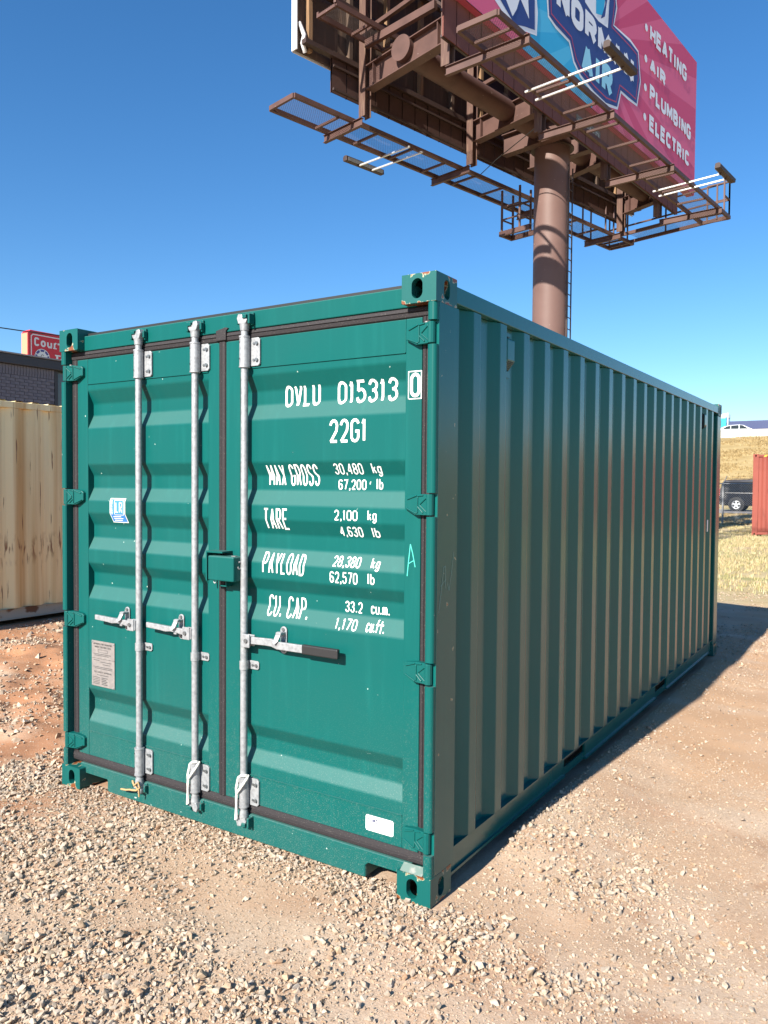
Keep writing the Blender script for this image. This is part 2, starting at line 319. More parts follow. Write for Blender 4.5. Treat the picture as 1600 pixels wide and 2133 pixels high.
def ground_mat():
    m=bpy.data.materials.new('dirt_and_grass'); m.use_nodes=True; t=m.node_tree; p=t.nodes['Principled BSDF']; L=t.links.new
    p.inputs['Roughness'].default_value=.95; p.inputs['Specular IOR Level'].default_value=.15
    def mix(fac,a,b):
        mx=t.nodes.new('ShaderNodeMix'); mx.data_type='RGBA'
        for i,x in ((0,fac),(6,a),(7,b)):
            if isinstance(x,tuple): mx.inputs[i].default_value=(*x,1)
            elif isinstance(x,(int,float)): mx.inputs[i].default_value=x
            else: L(x,mx.inputs[i])
        return mx.outputs[2]
    def mth(op,a,b,cl=False):
        n=t.nodes.new('ShaderNodeMath'); n.operation=op; n.use_clamp=cl
        for i,x in enumerate((a,b)):
            if isinstance(x,(int,float)): n.inputs[i].default_value=x
            else: L(x,n.inputs[i])
        return n.outputs[0]
    def rng_(v,a,b):
        r=t.nodes.new('ShaderNodeMapRange'); r.interpolation_type='SMOOTHSTEP'; r.inputs['From Min'].default_value=a; r.inputs['From Max'].default_value=b; L(v,r.inputs[0]); return r.outputs[0]
    co=t.nodes.new('ShaderNodeTexCoord'); sp=t.nodes.new('ShaderNodeSeparateXYZ'); L(co.outputs['Object'],sp.inputs[0])
    x,y=sp.outputs[0],sp.outputs[1]
    c=mix(nfac(t,1.3,.35,.65),(.46,.315,.208),(.52,.40,.295))
    c=mix(mth('MULTIPLY',nfac(t,.9,.48,.64,(.7,2.0,1)),.6),c,(.42,.255,.16))
    c=mix(mth('MULTIPLY',nfac(t,3.1,.58,.72),.6),c,(.32,.17,.095))
    red=rng_(mth('ADD',x,mth('MULTIPLY',noise_node(t,.8).outputs[0],1.6)),-.7,-1.9)
    c=mix(mth('MULTIPLY',red,mth('MULTIPLY',nfac(t,1.9,.28,.55),.9)),c,(.36,.165,.08))
    c=mix(mth('MULTIPLY',nfac(t,70,.45,.75,None,3),.5),c,(.30,.20,.135))
    c=mix(mth('MULTIPLY',nfac(t,150,.58,.7,None,2),.55),c,(.56,.49,.40))
    band=mth('MULTIPLY',rng_(mth('ADD',y,mth('MULTIPLY',noise_node(t,1.1).outputs[0],2.0)),2.4,3.6),rng_(x,-.6,.1)); c=mix(mth('MULTIPLY',band,nfac(t,1.4,.3,.6,(.6,1.6,1))),c,(.46,.295,.180))
    # dry grass beyond the yard
    g=mix(nfac(t,.5,.35,.65),(.40,.33,.18),(.45,.37,.22))
    g=mix(mth('MULTIPLY',nfac(t,.7,.50,.66,(.5,1.6,1)),.7),g,(.21,.24,.085))
    g=mix(mth('MULTIPLY',nfac(t,4.5,.42,.72,(.5,1.6,1)),.6),g,(.30,.22,.11))
    g=mix(mth('MULTIPLY',nfac(t,.35,.56,.66,(.4,2,1)),.8),g,(.42,.31,.2))
    gm=rng_(mth('ADD',y,mth('MULTIPLY',noise_node(t,.45).outputs[0],5)),11.6,14.0)
    c=mix(gm,c,g)
    em=rng_(y,55,60); c=mix(em,c,mix(nfac(t,.9,.3,.7,(.6,1.2,1)),(.38,.29,.145),(.30,.22,.10)))
    L(c,p.inputs['Base Color'])
    n=noise_node(t,120,None,8); n.inputs['Roughness'].default_value=.75; b=t.nodes.new('ShaderNodeBump'); b.inputs['Strength'].default_value=.55; b.inputs['Distance'].default_value=.012; L(n.outputs[0],b.inputs['Height'])
    L(b.outputs[0],p.inputs['Normal']); return m
GND=ground_mat()
ground=place('ground',np_mesh('ground',np.stack([X,Y,Zg],-1).reshape(-1,3),quads,GND)); tag(ground,kind='structure')

# ------------------------------------------------------------------ gravel (uncountable)
def hull(n,seed,flat):
    r=np.random.default_rng(seed); p=r.normal(size=(n,3)); p/=np.linalg.norm(p,axis=1)[:,None]; p*=r.uniform(.75,1.1,(n,1)); p*=np.array([1,r.uniform(.65,.95),flat])
    bm=bmesh.new(); 
    for q in p: bm.verts.new(q)
    o=bmesh.ops.convex_hull(bm,input=bm.verts); bmesh.ops.triangulate(bm,faces=bm.faces)
    for v in [v for v in bm.verts if not v.link_faces]: bm.verts.remove(v)
    bm.verts.index_update(); V=np.array([v.co[:] for v in bm.verts]); F=np.array([[v.index for v in f.verts] for f in bm.faces]); bm.free(); return V,F
def stones(name,px,py,rad,npts,label,shapes=14,sink=.25,seed=0,lift=None):
    r=np.random.default_rng(seed); n=len(px); kinds=r.integers(0,shapes,n); Vs=[];Fs=[];T=[];U=[];base=0
    pz=hgt(px,py)
    for k in range(shapes):
        V,F=hull(npts,100*npts+k,r.uniform(.5,.8)); ii=np.where(kinds==k)[0]
        if len(ii)==0: continue
        m=len(ii); yaw=r.uniform(0,2*np.pi,m); tx=r.normal(0,.45,m); ty=r.normal(0,.45,m)
        cy,sy=np.cos(yaw),np.sin(yaw);cx,sx=np.cos(tx),np.sin(tx);c2,s2=np.cos(ty),np.sin(ty)
        Rz=np.zeros((m,3,3));Rz[:,0,0]=cy;Rz[:,0,1]=-sy;Rz[:,1,0]=sy;Rz[:,1,1]=cy;Rz[:,2,2]=1
        Rx=np.zeros((m,3,3));Rx[:,0,0]=1;Rx[:,1,1]=cx;Rx[:,1,2]=-sx;Rx[:,2,1]=sx;Rx[:,2,2]=cx
        Ry=np.zeros((m,3,3));Ry[:,1,1]=1;Ry[:,0,0]=c2;Ry[:,0,2]=s2;Ry[:,2,0]=-s2;Ry[:,2,2]=c2
        Q=np.einsum('mij,mjk,mkl,vl->mvi',Rz,Rx,Ry,V)*rad[ii][:,None,None]
        Q[...,0]+=px[ii][:,None];Q[...,1]+=py[ii][:,None];Q[...,2]+=(pz[ii]+rad[ii]*sink+(lift[ii] if lift is not None else 0))[:,None]
        Vs.append(Q.reshape(-1,3)); Fs.append((F[None]+(np.arange(m)*len(V))[:,None,None]+base).reshape(-1,3)); base+=m*len(V)
        T.append(np.repeat(r.random(m),len(V)))
    me=np_mesh(name,np.concatenate(Vs),np.concatenate(Fs),STONE,False)
    a=me.attributes.new('tone','FLOAT','POINT'); a.data.foreach_set('value',np.concatenate(T).astype(np.float32))
    o=place(name,me); return tag(o,label,'gravel',kind='stuff')
def stone_mat():
    m=bpy.data.materials.new('gravel_stone'); m.use_nodes=True; t=m.node_tree; p=t.nodes['Principled BSDF']; L=t.links.new
    p.inputs['Roughness'].default_value=.9; p.inputs['Specular IOR Level'].default_value=.2
    a=t.nodes.new('ShaderNodeAttribute'); a.attribute_name='tone'; cr=t.nodes.new('ShaderNodeValToRGB'); L(a.outputs['Fac'],cr.inputs[0])
    e=cr.color_ramp.elements; e[0].color=(0.447,0.357,0.266,1); e[1].position=1; e[1].color=(0.509,0.430,0.344,1)
    for pos,c in ((.14,(0.497,0.412,0.320)),(.30,(0.416,0.345,0.271)),(.42,(0.348,0.296,0.241)),(.52,(0.472,0.382,0.284)),(.64,(0.410,0.296,0.193)),(.74,(0.373,0.327,0.278)),(.85,(0.478,0.387,0.296)),(.93,(0.373,0.235,0.145))):
        q=e.new(pos); q.color=(*c,1)
    mx=t.nodes.new('ShaderNodeMix'); mx.data_type='RGBA'; mx.blend_type='MULTIPLY'; mx.inputs[7].default_value=(.72,.66,.6,1)
    L(nfac(t,45,.4,.7),mx.inputs[0]); L(cr.outputs[0],mx.inputs[6]); L(mx.outputs[2],p.inputs['Base Color']); return m
STONE=stone_mat()
def dens(x,y):
    """share of the ground covered by loose gravel"""
    d=vnoise(x,y,.55,21)*1.7+vnoise(x,y,.23,22)*1.0+vnoise(x,y,1.5,23)*1.4
    def blob(cx,cy,rx,ry,a,ang=0):
        c,s=math.cos(ang),math.sin(ang);u=(x-cx)*c+(y-cy)*s;v=-(x-cx)*s+(y-cy)*c
        return a*np.exp(-(u/rx)**2-(v/ry)**2)
    d=d+blob(-.6,-1.25,1.2,.55,.9)+blob(.5,-.95,1.0,.45,.9)+blob(-1.6,-.66,.7,.24,.55)-blob(-2.3,-.30,.5,.22,.9)+blob(1.1,.1,.5,.35,.6)+blob(-2.6,-.5,.6,.35,.3)
    d=d-blob(-.50,-.42,.24,.40,1.6,.6)-blob(-1.35,-1.0,.45,.12,1.2,.5)-blob(.35,.25,.45,.3,1.0)-blob(.1,-.75,.14,.2,.9)-blob(.95,1.3,.8,.5,.5)+blob(-1.2,-.16,1.6,.2,.35)-blob(1.2,.75,.35,.22,.5)-blob(.8,2.8,.5,.9,.8)
    d=d-.45*sstep(-2.6,-3.4,x)+.5*np.exp(-((y-3.9)/.35)**2)*(x>0)-.3*sstep(.2,1.2,y)*(x>0)
    return d
def scatter(n,x0,x1,y0,y1,seed,bias,sharp,keep=None):
    r=np.random.default_rng(seed); x=r.uniform(x0,x1,n);y=r.uniform(y0,y1,n)
    pr=1/(1+np.exp(-(dens(x,y)+bias)*sharp)); k=r.random(n)<pr
    k&=~((x>-2.47)&(x<.03)&(y>.0)&(y<6.09)); k&=~((x<-6.9)&(x>-9.6)&(y>-1)&(y<6))
    k&=np.hypot(x-1.57,y+2.79)>1.3
    return x[k],y[k],r
px,py,r_=scatter(105000,-3.0,2.3,-1.9,1.6,31,-.02,3.6)
rad=np.clip(np.exp(r_.normal(math.log(.0078),.45,len(px))),.0042,.024)
stones('gravel',px,py,rad,9,'loose pale crushed stone gravel in front of the green container',sink=.3,seed=1)
px,py,r_=scatter(9000,-2.8,2.3,-2.0,.9,32,-.3,6)
rad=np.clip(np.exp(r_.normal(math.log(.0145),.25,len(px))),.010,.027)
stones('gravel',px,py,rad,12,'larger broken stones lying on top of the pale gravel',sink=.45,seed=2,lift=r_.uniform(.0,.006,len(px)))
px,py,r_=scatter(70000,-3,4.5,1.4,11.5,33,.0,4)
rad=np.clip(np.exp(r_.normal(math.log(.010),.4,len(px))),.005,.03); stones('gravel',px,py,rad,7,'thin gravel scattered on the tan dirt along the container side',seed=3,sink=.2)
px,py,r_=scatter(26000,-7,-2.4,-1.6,3.2,34,.3,3)
rad=np.clip(np.exp(r_.normal(math.log(.012),.5,len(px))),.005,.05); stones('gravel',px,py,rad,8,'mixed stones and clods on the red dirt between the containers',seed=4)
px,py,r_=scatter(120000,-3.0,2.2,-1.7,2.6,35,2.2,1.2)
rad=np.clip(np.exp(r_.normal(math.log(.0044),.35,len(px))),.002,.009); stones('gravel',px,py,rad,5,'fine grit and pebbles pressed into the tan dirt',seed=5,sink=.25)

r_=np.random.default_rng(37); n=5200; px=r_.uniform(-2.6,.25,n); py=.10-np.abs(r_.normal(0,.17,n)); k=~(((px>-2.46)&(px<-2.26)|(px>-.18)&(px<.02))&(py>-.015)); k&=(px<.0)|(py<0); px=px[k];py=py[k]
rad=np.clip(np.exp(r_.normal(math.log(.0062),.45,len(px))),.003,.018); stones('gravel',px,py,rad,8,'small stones and sand banked against the foot of the doors',seed=7,sink=.35,lift=.006*np.exp(-(py/.10)**2))
px,py,r_=scatter(60000,.05,4.2,.6,7.5,36,.75,1.4)
rad=np.clip(np.exp(r_.normal(math.log(.0065),.45,len(px))),.003,.022); stones('gravel',px,py,rad,5,'small chips strewn over the bare dirt beside the long shaded wall',seed=6,sink=.2)
# ------------------------------------------------------------------ shipping containers
W=2.438
def slot_plate(mb,f,a0,a1,b0,b1,ca,cb,sa,sb,th):
    """rectangle [a0,a1]x[b0,b1] with a round-ended slot; f(a,b,depth)->3d"""
    ang=sorted(set([2*math.pi*i/28 for i in range(28)]+[math.atan2(b-cb,a-ca)%(2*math.pi) for a in (a0,a1) for b in (b0,b1)]))
    inn=[];out=[]
    for t in ang:
        c,s=math.cos(t),math.sin(t)
        k=min([((a1 if c>0 else a0)-ca)/c if abs(c)>1e-9 else 9e9,((b1 if s>0 else b0)-cb)/s if abs(s)>1e-9 else 9e9]); out.append((ca+c*k,cb+s*k))
        r=sa/2; st=sb/2-r
        k1=r/abs(c) if abs(c)>1e-9 else 9e9
        if abs(s)*k1>st:
            bq=-2*abs(s)*st;cq=st*st-r*r; k1=(-bq+math.sqrt(max(bq*bq-4*cq,0)))/2
        inn.append((ca+c*k1,cb+s*k1))
    n=len(ang); vs=[f(*p,0) for p in out]+[f(*p,0) for p in inn]+[f(*p,th) for p in inn]
    mb.add(vs,[(i,(i+1)%n,n+(i+1)%n,n+i) for i in range(n)]+[(n+i,n+(i+1)%n,2*n+(i+1)%n,2*n+i) for i in range(n)])
def casting(sx,sy,top):
    """corner fitting with its outer corner at 0,0; body extends to -sx.x, -sy.y"""
    mb=MB(); a,b,h=.162,.178,.118
    P=lambda u,v,z:(-sx*u,-sy*v,z)
    cz=.058
    slot_plate(mb,lambda u,z,d:P(u,d,z),0,a,0,h,.089,cz,.052,.082,.03)       # end plate
    slot_plate(mb,lambda v,z,d:P(d,v,z),0,b,0,h,.09,cz,.05,.080,.03)        # side plate
    mb.add([P(0,0,0),P(a,0,0),P(a,b,0),P(0,b,0),P(0,0,h),P(a,0,h),P(a,b,h),P(0,b,h)],[(0,1,2,3),(4,5,6,7),(1,2,6,5),(2,3,7,6)])
    bm=bmesh.new(); me=mb.mesh('corner_fitting',MGR); bm.from_mesh(me); bmesh.ops.remove_doubles(bm,verts=bm.verts,dist=1e-5); bmesh.ops.recalc_face_normals(bm,faces=bm.faces)
    es=[e for e in bm.edges if all(abs(v.co.x)<1e-5 and abs(v.co.y)<1e-5 for v in e.verts)]
    bmesh.ops.bevel(bm,geom=es,offset=.013,segments=4,affect='EDGES',profile=.5)
    es=[e for e in bm.edges if len(e.link_faces)==2 and e.calc_face_angle(0)>R(60) and all(abs(v.co.z)<1e-5 or abs(v.co.z-h)<1e-5 for v in e.verts)]
    bmesh.ops.bevel(bm,geom=es,offset=.005,segments=2,affect='EDGES',profile=.5)
    bm.to_mesh(me); bm.free(); return me
def corrugated(f,L,z0,z1,start,pitch,fl,sl,depth):
    """vertical corrugation along a; f(a,d,z); starts recessed at 0"""
    prof=[(0,depth)]; a=start
    while a+fl+sl<L-.05:
        prof+=[(a-sl,depth),(a,0),(a+fl,0),(a+fl+sl,depth)]; a+=pitch
    prof.append((L,depth)); vs=[];fs=[]
    for p,d in prof: vs+=[f(p,d,z0),f(p,d,z1)]
    for i in range(len(prof)-1): fs.append((2*i,2*i+2,2*i+3,2*i+1))
    return MB().add(vs,fs)
def container_shell(root,L,H,body,worn,side,front_door,pk=(1.79,3.84),low=None,roof_up=0):
    for sx,x in ((1,0),(-1,-W)):
        for sy,y in ((-1,0),(1,L)):
            me=casting(sx,sy,False); me.materials[0]=worn
            place('corner_fitting',me,root,(x,y,0)); place('corner_fitting',me,root,(x,y,H-.118))
    for sx,x in ((1,0),(-1,-W)):
        f=lambda a,d,z:(x-sx*(.006+d),a,z)
        corrugated(lambda a,d,z:f(a+.19,d,z),L-.38,.175,H-.10,.158,.2762,.072,.070,.036).build('side_wall',side,root); fold(bpy.context.scene.collection.objects[-1],.005)
        top=MB().box(min(x-sx*.002,x-sx*.06),max(x-sx*.002,x-sx*.06),.178,L-.178,H-.098,H-.026); top.build('top_rail',side,root,bev=.004)
        bot=MB()
        cuts=[.178]+[c for k in pk for c in (k-.18,k+.18)]+[L-.178]
        for i in range(0,len(cuts),2):
            bot.box(min(x-sx*.026,x-sx*.04),max(x-sx*.026,x-sx*.04),cuts[i],cuts[i+1],.062,.172)
            bot.box(min(x-sx*.015,x-sx*.04),max(x-sx*.015,x-sx*.04),cuts[i],cuts[i+1],.050,.062)
        for k in pk:
            bot.box(min(x-sx*.0262,x-sx*.0398),max(x-sx*.0262,x-sx*.0398),k-.181,k+.181,.152,.1715); bot.box(min(x-sx*.03,x-sx*.0398),max(x-sx*.03,x-sx*.0398),k-.181,k+.181,.051,.098)
        bot.box(min(x-sx*.006,x-sx*.09),max(x-sx*.006,x-sx*.09),.178,L-.178,.172,.177)
        bot.build('bottom_rail',low or side,root)
        for y0,y1,s in ((0,.19,0),(L-.19,L,1)):
            if s==0 and front_door: continue
            MB().box(min(x-sx*.003,x-sx*.13),max(x-sx*.003,x-sx*.13),max(y0,.004),min(y1,L-.004),.118,H-.118).build('corner_post',side,root,bev=.008)
    ends=((L,1),) if front_door else ((0,-1),(L,1))
    for y,s in ends:
        corrugated(lambda a,d,z:(-W+.13+a,y-s*(.01+d),z),W-.26,.15,H-.1,.15,.25,.1,.06,.04).build('end_wall',body,root)
        MB().box(-W+.162,-.162,min(y-s*.01,y-s*.1),max(y-s*.01,y-s*.1),H-.12,H-.03).build('end_header',body,root,bev=.004)
        MB().box(-W+.162,-.162,min(y-s*.01,y-s*.1),max(y-s*.01,y-s*.1),.02,.15).build('end_sill',body,root,bev=.004)
    rf=MB(); prof=[]; a=.05
    while a<L-.05: prof+=[(a,0),(a+.07,0),(a+.1,.02),(a+.17,.02)]; a+=.21
    vs=[];
    for p,d in prof: vs+=[(-W+.02,p,H-.062+roof_up+d),(-.02,p,H-.062+roof_up+d)]
    rf.add(vs,[(2*i,2*i+1,2*i+3,2*i+2) for i in range(len(prof)-1)]); rf.build('roof',body,root)
    MB().box(-W+.05,-.05,.12,L-.12,.12,.16).build('floor',BLKP,root)
H0=2.591; L0=6.058
gc=empty('shipping_container',(0,0,0),'green steel shipping container with closed double doors and white lettering','container')
container_shell(gc,L0,H0,MG,MGR,MGS,True)
YD=.05; YI=.086
HZ=[2.351,1.654,.960,.259]; HH=.043
# door posts: a deep web plus a rounded lip that is cut away at each hinge
for sx,x in ((1,0),(-1,-W)):
    p=MB(); poly=[(-.001,.03),(-.001,.2),(-.11,.2),(-.11,.088),(-.042,.088),(-.042,.03)]
    p.prism([(x+sx*a,b) for a,b in poly],lambda a,b:(a,b,.118),lambda a,b:(a,b,H0-.118))
    segs=[H0-.118]+[q for z in HZ for q in (z+HH+.006,z-HH-.006)]+[.118]
    lip=[(-.002,.030)]+[(-.002-.016*(1-math.cos(R(k))),.018-.016*math.sin(R(k))) for k in (0,22,45,68,90)]+[(-.030,.002),(-.036,.004),(-.0415,.010),(-.0415,.030)]
    post=p.build('corner_post',MGP if sx>0 else MG,gc)
    for i in range(0,len(segs),2):
        MB().prism([(x+sx*a,b) for a,b in lip],lambda a,b:(a,b,segs[i+1]),lambda a,b:(a,b,segs[i])).build('post_lip',MG,post)
# header and sill
hd=MB(); hd.box(-W+.118,-.118,YD-.006,.16,2.470,2.553); header=hd.build('header',MG,gc,bev=.004)
MB().box(-W+.1625,-.1625,YD+.018,.17,2.553,2.571).build('roof_edge_shade_strip',BLKP,header)  # black strip: shade in the gap above the header, put into its colour
si=MB(); fp=[(-2.257,-2.075),(-.352,-.17)]
zb=.018
sill_poly=[(-W+.118,.139),(-.118,.139),(-.118,.085),(-.190,.085),(-.335,.085),(-.352,.070),(-.352,zb),(-2.075,zb),(-2.075,.070),(-2.09,.085),(-2.25,.085),(-W+.118,.085)]
si.prism(sill_poly,lambda a,b:(a,YD-.010,b),lambda a,b:(a,.13,b)); sill=si.build('sill',MG,gc,bev=.003)
for a,b in ((-.325,-.195),(-2.243,-2.113)):
    pass
for xx in (-.362,-2.085): MB().box(xx-.006,xx+.012,YD-.004,.35,zb+.002,.083).build('fork_pocket_side',MG,sill)
# sloping shoe plate over the lower right fitting
MB().add([(-.150,YD-.012,.142),(-.043,YD-.012,.142),(-.043,.004,.119),(-.150,.004,.119)],[(0,1,2,3)]).build('shoe_plate',mat('scuffed_green_plate',(.14,.20,.175),.5,0,.4,(30,(.28,.29,.26),.5,.7)),sill)
# gaskets
gk=MB()
def gstrip(x0,x1,z0,z1,hor):
    n=[(0,.004),(.12,-.003),(.42,-.006),(.5,-.001),(.58,-.006),(.88,-.003),(1,.004)]
    vs=[]
    for k,d in n:
        if hor: zz=z0+(z1-z0)*k; vs+=[(x0,YD+d,zz),(x1,YD+d,zz)]
        else: xx=x0+(x1-x0)*k; vs+=[(xx,YD+d,z0),(xx,YD+d,z1)]
    gk.add(vs,[(2*i,2*i+1,2*i+3,2*i+2) for i in range(6)])
gstrip(-W+.046,-.046,2.4255,2.4695,True); gstrip(-W+.046,-.046,.1395,.1885,True)
gstrip(-W+.046,-2.348,.1885,2.4255,False); gstrip(-.090,-.046,.1885,2.4255,False)
gasket=gk.build('door_gasket',RUB,gc)
MB().prism([(-1.241,YD+.004),(-1.236,YD-.004),(-1.224,YD-.008),(-1.218,YD-.003),(-1.212,YD-.008),(-1.201,YD-.004),(-1.196,YD+.004)],lambda a,b:(a,b,.189),lambda a,b:(a,b,2.425)).build('centre_gasket',RUB,gasket)
MB().prism([(-1.252,2.43),(-1.186,2.43),(-1.186,2.475),(-1.17,2.487),(-1.19,2.492),(-1.252,2.480)],lambda a,b:(a,YD-.014,b),lambda a,b:(a,YD+.0,b)).build('gasket_corner_flap',RUB,gasket,bev=.003)
# corrugated door leaves
PROF=[(2.285,0),(2.250,0),(2.176,1),(2.112,1),(2.037,0),(1.838,0),(1.774,1),(1.707,1),(1.634,0),(1.567,0),(1.498,1),(1.429,1),(1.361,0),(1.286,0),(1.229,1),(1.158,1),(1.083,0),(.575,0),(.513,1),(.449,1),(.386,0),(.331,0)]
ZS=np.array([z for z,_ in PROF][::-1]); YS=np.array([YD+.002+(YI-YD)*i for _,i in PROF][::-1])
yprof=lambda z: float(np.interp(z,ZS,YS)) if .331<z<2.285 else YD
def door(x0,x1,xa,xb):
    """leaf from x0 to x1, corrugated panel between xa and xb"""
    vs=[];
    for z,i in PROF: vs+=[(xa-.004,YD+.002+(YI-YD)*i,z),(xb+.004,YD+.002+(YI-YD)*i,z)]
    d=MB().add(vs,[(2*i,2*i+1,2*i+3,2*i+2) for i in range(len(PROF)-1)]).build('door',MG,gc); fold(d,.007)
    for a,b in ((x0,xa),(xb,x1)): MB().box(a,b,YD,YD+.055,.1895,2.4245).build('door_stile',MG,d,bev=.003)
    MB().box(xa+.0008,xb-.0008,YD+.001,YD+.05,2.2865,2.424).build('door_rail',MG,d,bev=.002)
    MB().box(xa+.0008,xb-.0008,YD+.001,YD+.05,.190,.3295).build('door_rail',MG,d,bev=.002)
    return d
dr=door(-1.195,-.0915,-1.103,-.170); dl=door(-2.3465,-1.242,-2.257,-1.316)
# hinges
def hinge_mesh(sx):
    mb=MB(); f=lambda a,b,z:(-sx*a,b,z)
    n=10
    cyl=[(.030+.0165*math.cos(2*math.pi*i/n),.019+.0165*math.sin(2*math.pi*i/n)) for i in range(n)]
    mb.prism(cyl,lambda a,b:f(a,b,-HH),lambda a,b:f(a,b,HH))
    top=[(.036,HH),(.036,-HH),(.105,-HH),(.160,-HH+.026),(.160,HH-.018),(.148,HH-.008),(.09,HH)]
    yf=lambda a:.012+(a-.036)*.17
    n=len(top); vs=[f(a,yf(a),z) for a,z in top]+[f(a,YD+.001,z) for a,z in top]
    mb.add(vs,[tuple(range(n))]+[(i,(i+1)%n,n+(i+1)%n,n+i) for i in range(n)])
    def rib(a0,z0,a1,z1):
        mb.bar(f(a0,yf(a0)-.001,z0),f(a1,yf(a1)-.001,z1),.006,.008,(0,1,0))
    rib(.042,.030,.078,.002);rib(.042,-.030,.078,-.002);rib(.060,-.034,.090,-.008);rib(.090,HH-.012,.090,-HH+.008);rib(.095,HH-.006,.145,HH-.022);rib(.06,HH-.004,.09,HH-.008);rib(.095,-HH+.006,.150,-HH+.028)
    return mb.mesh('hinge',MGH)
for sx,x,d in ((1,0,dr),(-1,-W,dl)):
    hm=hinge_mesh(sx)
    for z in HZ: place('hinge',hm,d,(x,0,z),.0025)
    pin=MB().cyl((-sx*.06,YD-.018,HH+.001),(-sx*.06,YD-.018,HH+.006),.009,n=10).mesh('hinge_pin_cap',PLATE)
    for z in HZ[:1]: place('hinge_washer',pin,d,(x,0,z))
# locking bars
RODY=.021
def lock_bar(x,leaf,side,rope):
    r=MB().cyl((x,RODY,.15),(x,RODY,2.485),.0172,n=20).build('locking_bar',GALV,leaf)
    def sleeve(z0,z1,wide):
        b=MB().cyl((x,RODY,z0),(x,RODY,z1),.0245,n=20); b.cyl((x,RODY,z1),(x,RODY,z1+.008),.0265,n=20); b.cyl((x,RODY,z0-.008),(x,RODY,z0),.0265,n=20)
        b.prism([(x+.0,YD-.010),(x+.028,YD-.010),(x+.040,YD-.006),(x+.040,YD),(x,YD)],lambda a,c:(a,c,z0+.004),lambda a,c:(a,c,z1-.004))
        b.build('bearing_bracket',GALV,leaf,bev=.0015)
        pl=MB(); c=.01; xa,xb=x+.02,x+.078; pl.prism([(xa,z0),(xb-c,z0),(xb,z0+c),(xb,z1-c),(xb-c,z1),(xa,z1)],lambda a,b:(a,YD-.0105,b),lambda a,b:(a,YD-.0005,b)); pl.build('bracket_plate',GALV,leaf,bev=.0015)
        for zz in (z0+.028,z1-.028):
            MB().cyl((x+.062,YD-.019,zz),(x+.062,YD-.010,zz),.0085,n=10).cyl((x+.043,YD-.015,zz),(x+.043,YD-.010,zz),.006,n=8).build('bolt',BOLT,leaf)
            MB().cyl((x-.014,RODY-.0225,zz+.006),(x-.013,RODY-.0205,zz+.006),.004,n=8).build('rivet',BLKP,leaf)
    sleeve(2.292,2.425,1); sleeve(.186,.318,1)
    mb=MB().cyl((x,RODY,.846),(x,RODY,.887),.0215,n=18); mb.build('guide_clamp',GALV,leaf)
    MB().prism([(x+.005,.846),(x+.066,.846),(x+.074,.854),(x+.074,.879),(x+.066,.887),(x+.005,.887)],lambda a,b:(a,YD-.006,b),lambda a,b:(a,YD-.0005,b)).build('clamp_plate',GALV,leaf,bev=.001)
    MB().cyl((x+.058,YD-.013,.866),(x+.058,YD-.005,.866),.008,n=10).cyl((x+.036,YD-.011,.866),(x+.036,YD-.005,.866),.006,n=8).build('bolt',BOLT,leaf)
    # cams at both ends and the keepers they lock into
    for z,s in ((2.478,1),(.142,-1)):
        c=MB().cyl((x,RODY,z-.02*s),(x,RODY,z+.012*s),.0205,.024,n=16)
        k=side
        pts=[(-.024,0),(.022,0),(.030,.016),(.022,.030),(.004,.026),(-.004,.044),(-.026,.046),(-.034,.026)]
        c.prism([(x+k*a,z+s*(.012+b)) for a,b in pts],lambda a,b:(a,RODY-.018,b),lambda a,b:(a,RODY+.016,b)); c.build('cam_end',GALV,leaf,bev=.002)
        kp=MB()
        kp.box(x-.045,x+.045,YD-.018,YD-.007,min(z+s*.006,z+s*.064),max(z+s*.006,z+s*.064))
        kp.box(x+k*.018-.012,x+k*.018+.012,RODY-.026,YD-.01,min(z+s*.034,z+s*.052),max(z+s*.034,z+s*.052))
        kp.box(x+k*.040-.006,x+k*.040+.006,RODY-.018,YD-.01,min(z+s*.008,z+s*.056),max(z+s*.008,z+s*.056))
        kp.box(x-k*.042-.006,x-k*.042+.006,RODY-.006,YD-.01,min(z+s*.014,z+s*.05),max(z+s*.014,z+s*.05))
        kp.build('cam_keeper',MG,header if s>0 else sill,bev=.003)
    # handle with hub and catch
    k=side; zc=.984 if k<0 else .992
    hub=MB(); hub.box(min(x+k*.012,x+k*.060),max(x+k*.012,x+k*.060),RODY-.030,RODY-.022,zc-.033,zc+.030); hub.box(min(x+k*.012,x+k*.060),max(x+k*.012,x+k*.060),RODY+.006,RODY+.013,zc-.030,zc+.024); hub.box(min(x+k*.008,x+k*.018),max(x+k*.008,x+k*.018),RODY-.024,RODY+.010,zc-.030,zc+.024)
    hub.build('handle_hub',GALV,leaf,bev=.0025)
    MB().cyl((x+k*.040,RODY-.037,zc),(x+k*.040,RODY-.029,zc),.010,n=12).build('bolt',BOLT,leaf)
    pts=[(.030,0,.016,.009),(.085,.001,.015,.008),(.118,.004,.013,.008),(.150,.008,.012,.010),(.190,.006,.015,.010),(.225,.008,.014,.008),(.335,.012,.0135,.0075)]
    if k>0: pts=[(.030,0,.017,.008),(.150,.004,.017,.007),(.185,.004,.018,.007),(.225,-.003,.018,.007),(.380,-.002,.018,.0075)]
    vs=[];yc=RODY-.010
    for i,(a,dz,hz,hy) in enumerate(pts):
        yy=yc-(.008 if i>=3 else 0)
        for dy,z2 in ((-hy,-hz),(hy,-hz),(hy,hz),(-hy,hz)): vs.append((x+k*a,yy+dy,zc+dz+z2))
    m=len(pts); hb=MB().add(vs,[(0,1,2,3),tuple(4*(m-1)+i for i in (3,2,1,0))]+[(4*i+j,4*i+(j+1)%4,4*i+4+(j+1)%4,4*i+4+j) for i in range(m-1) for j in range(4)])
    h=hb.build('handle',GALV,leaf,bev=.003)
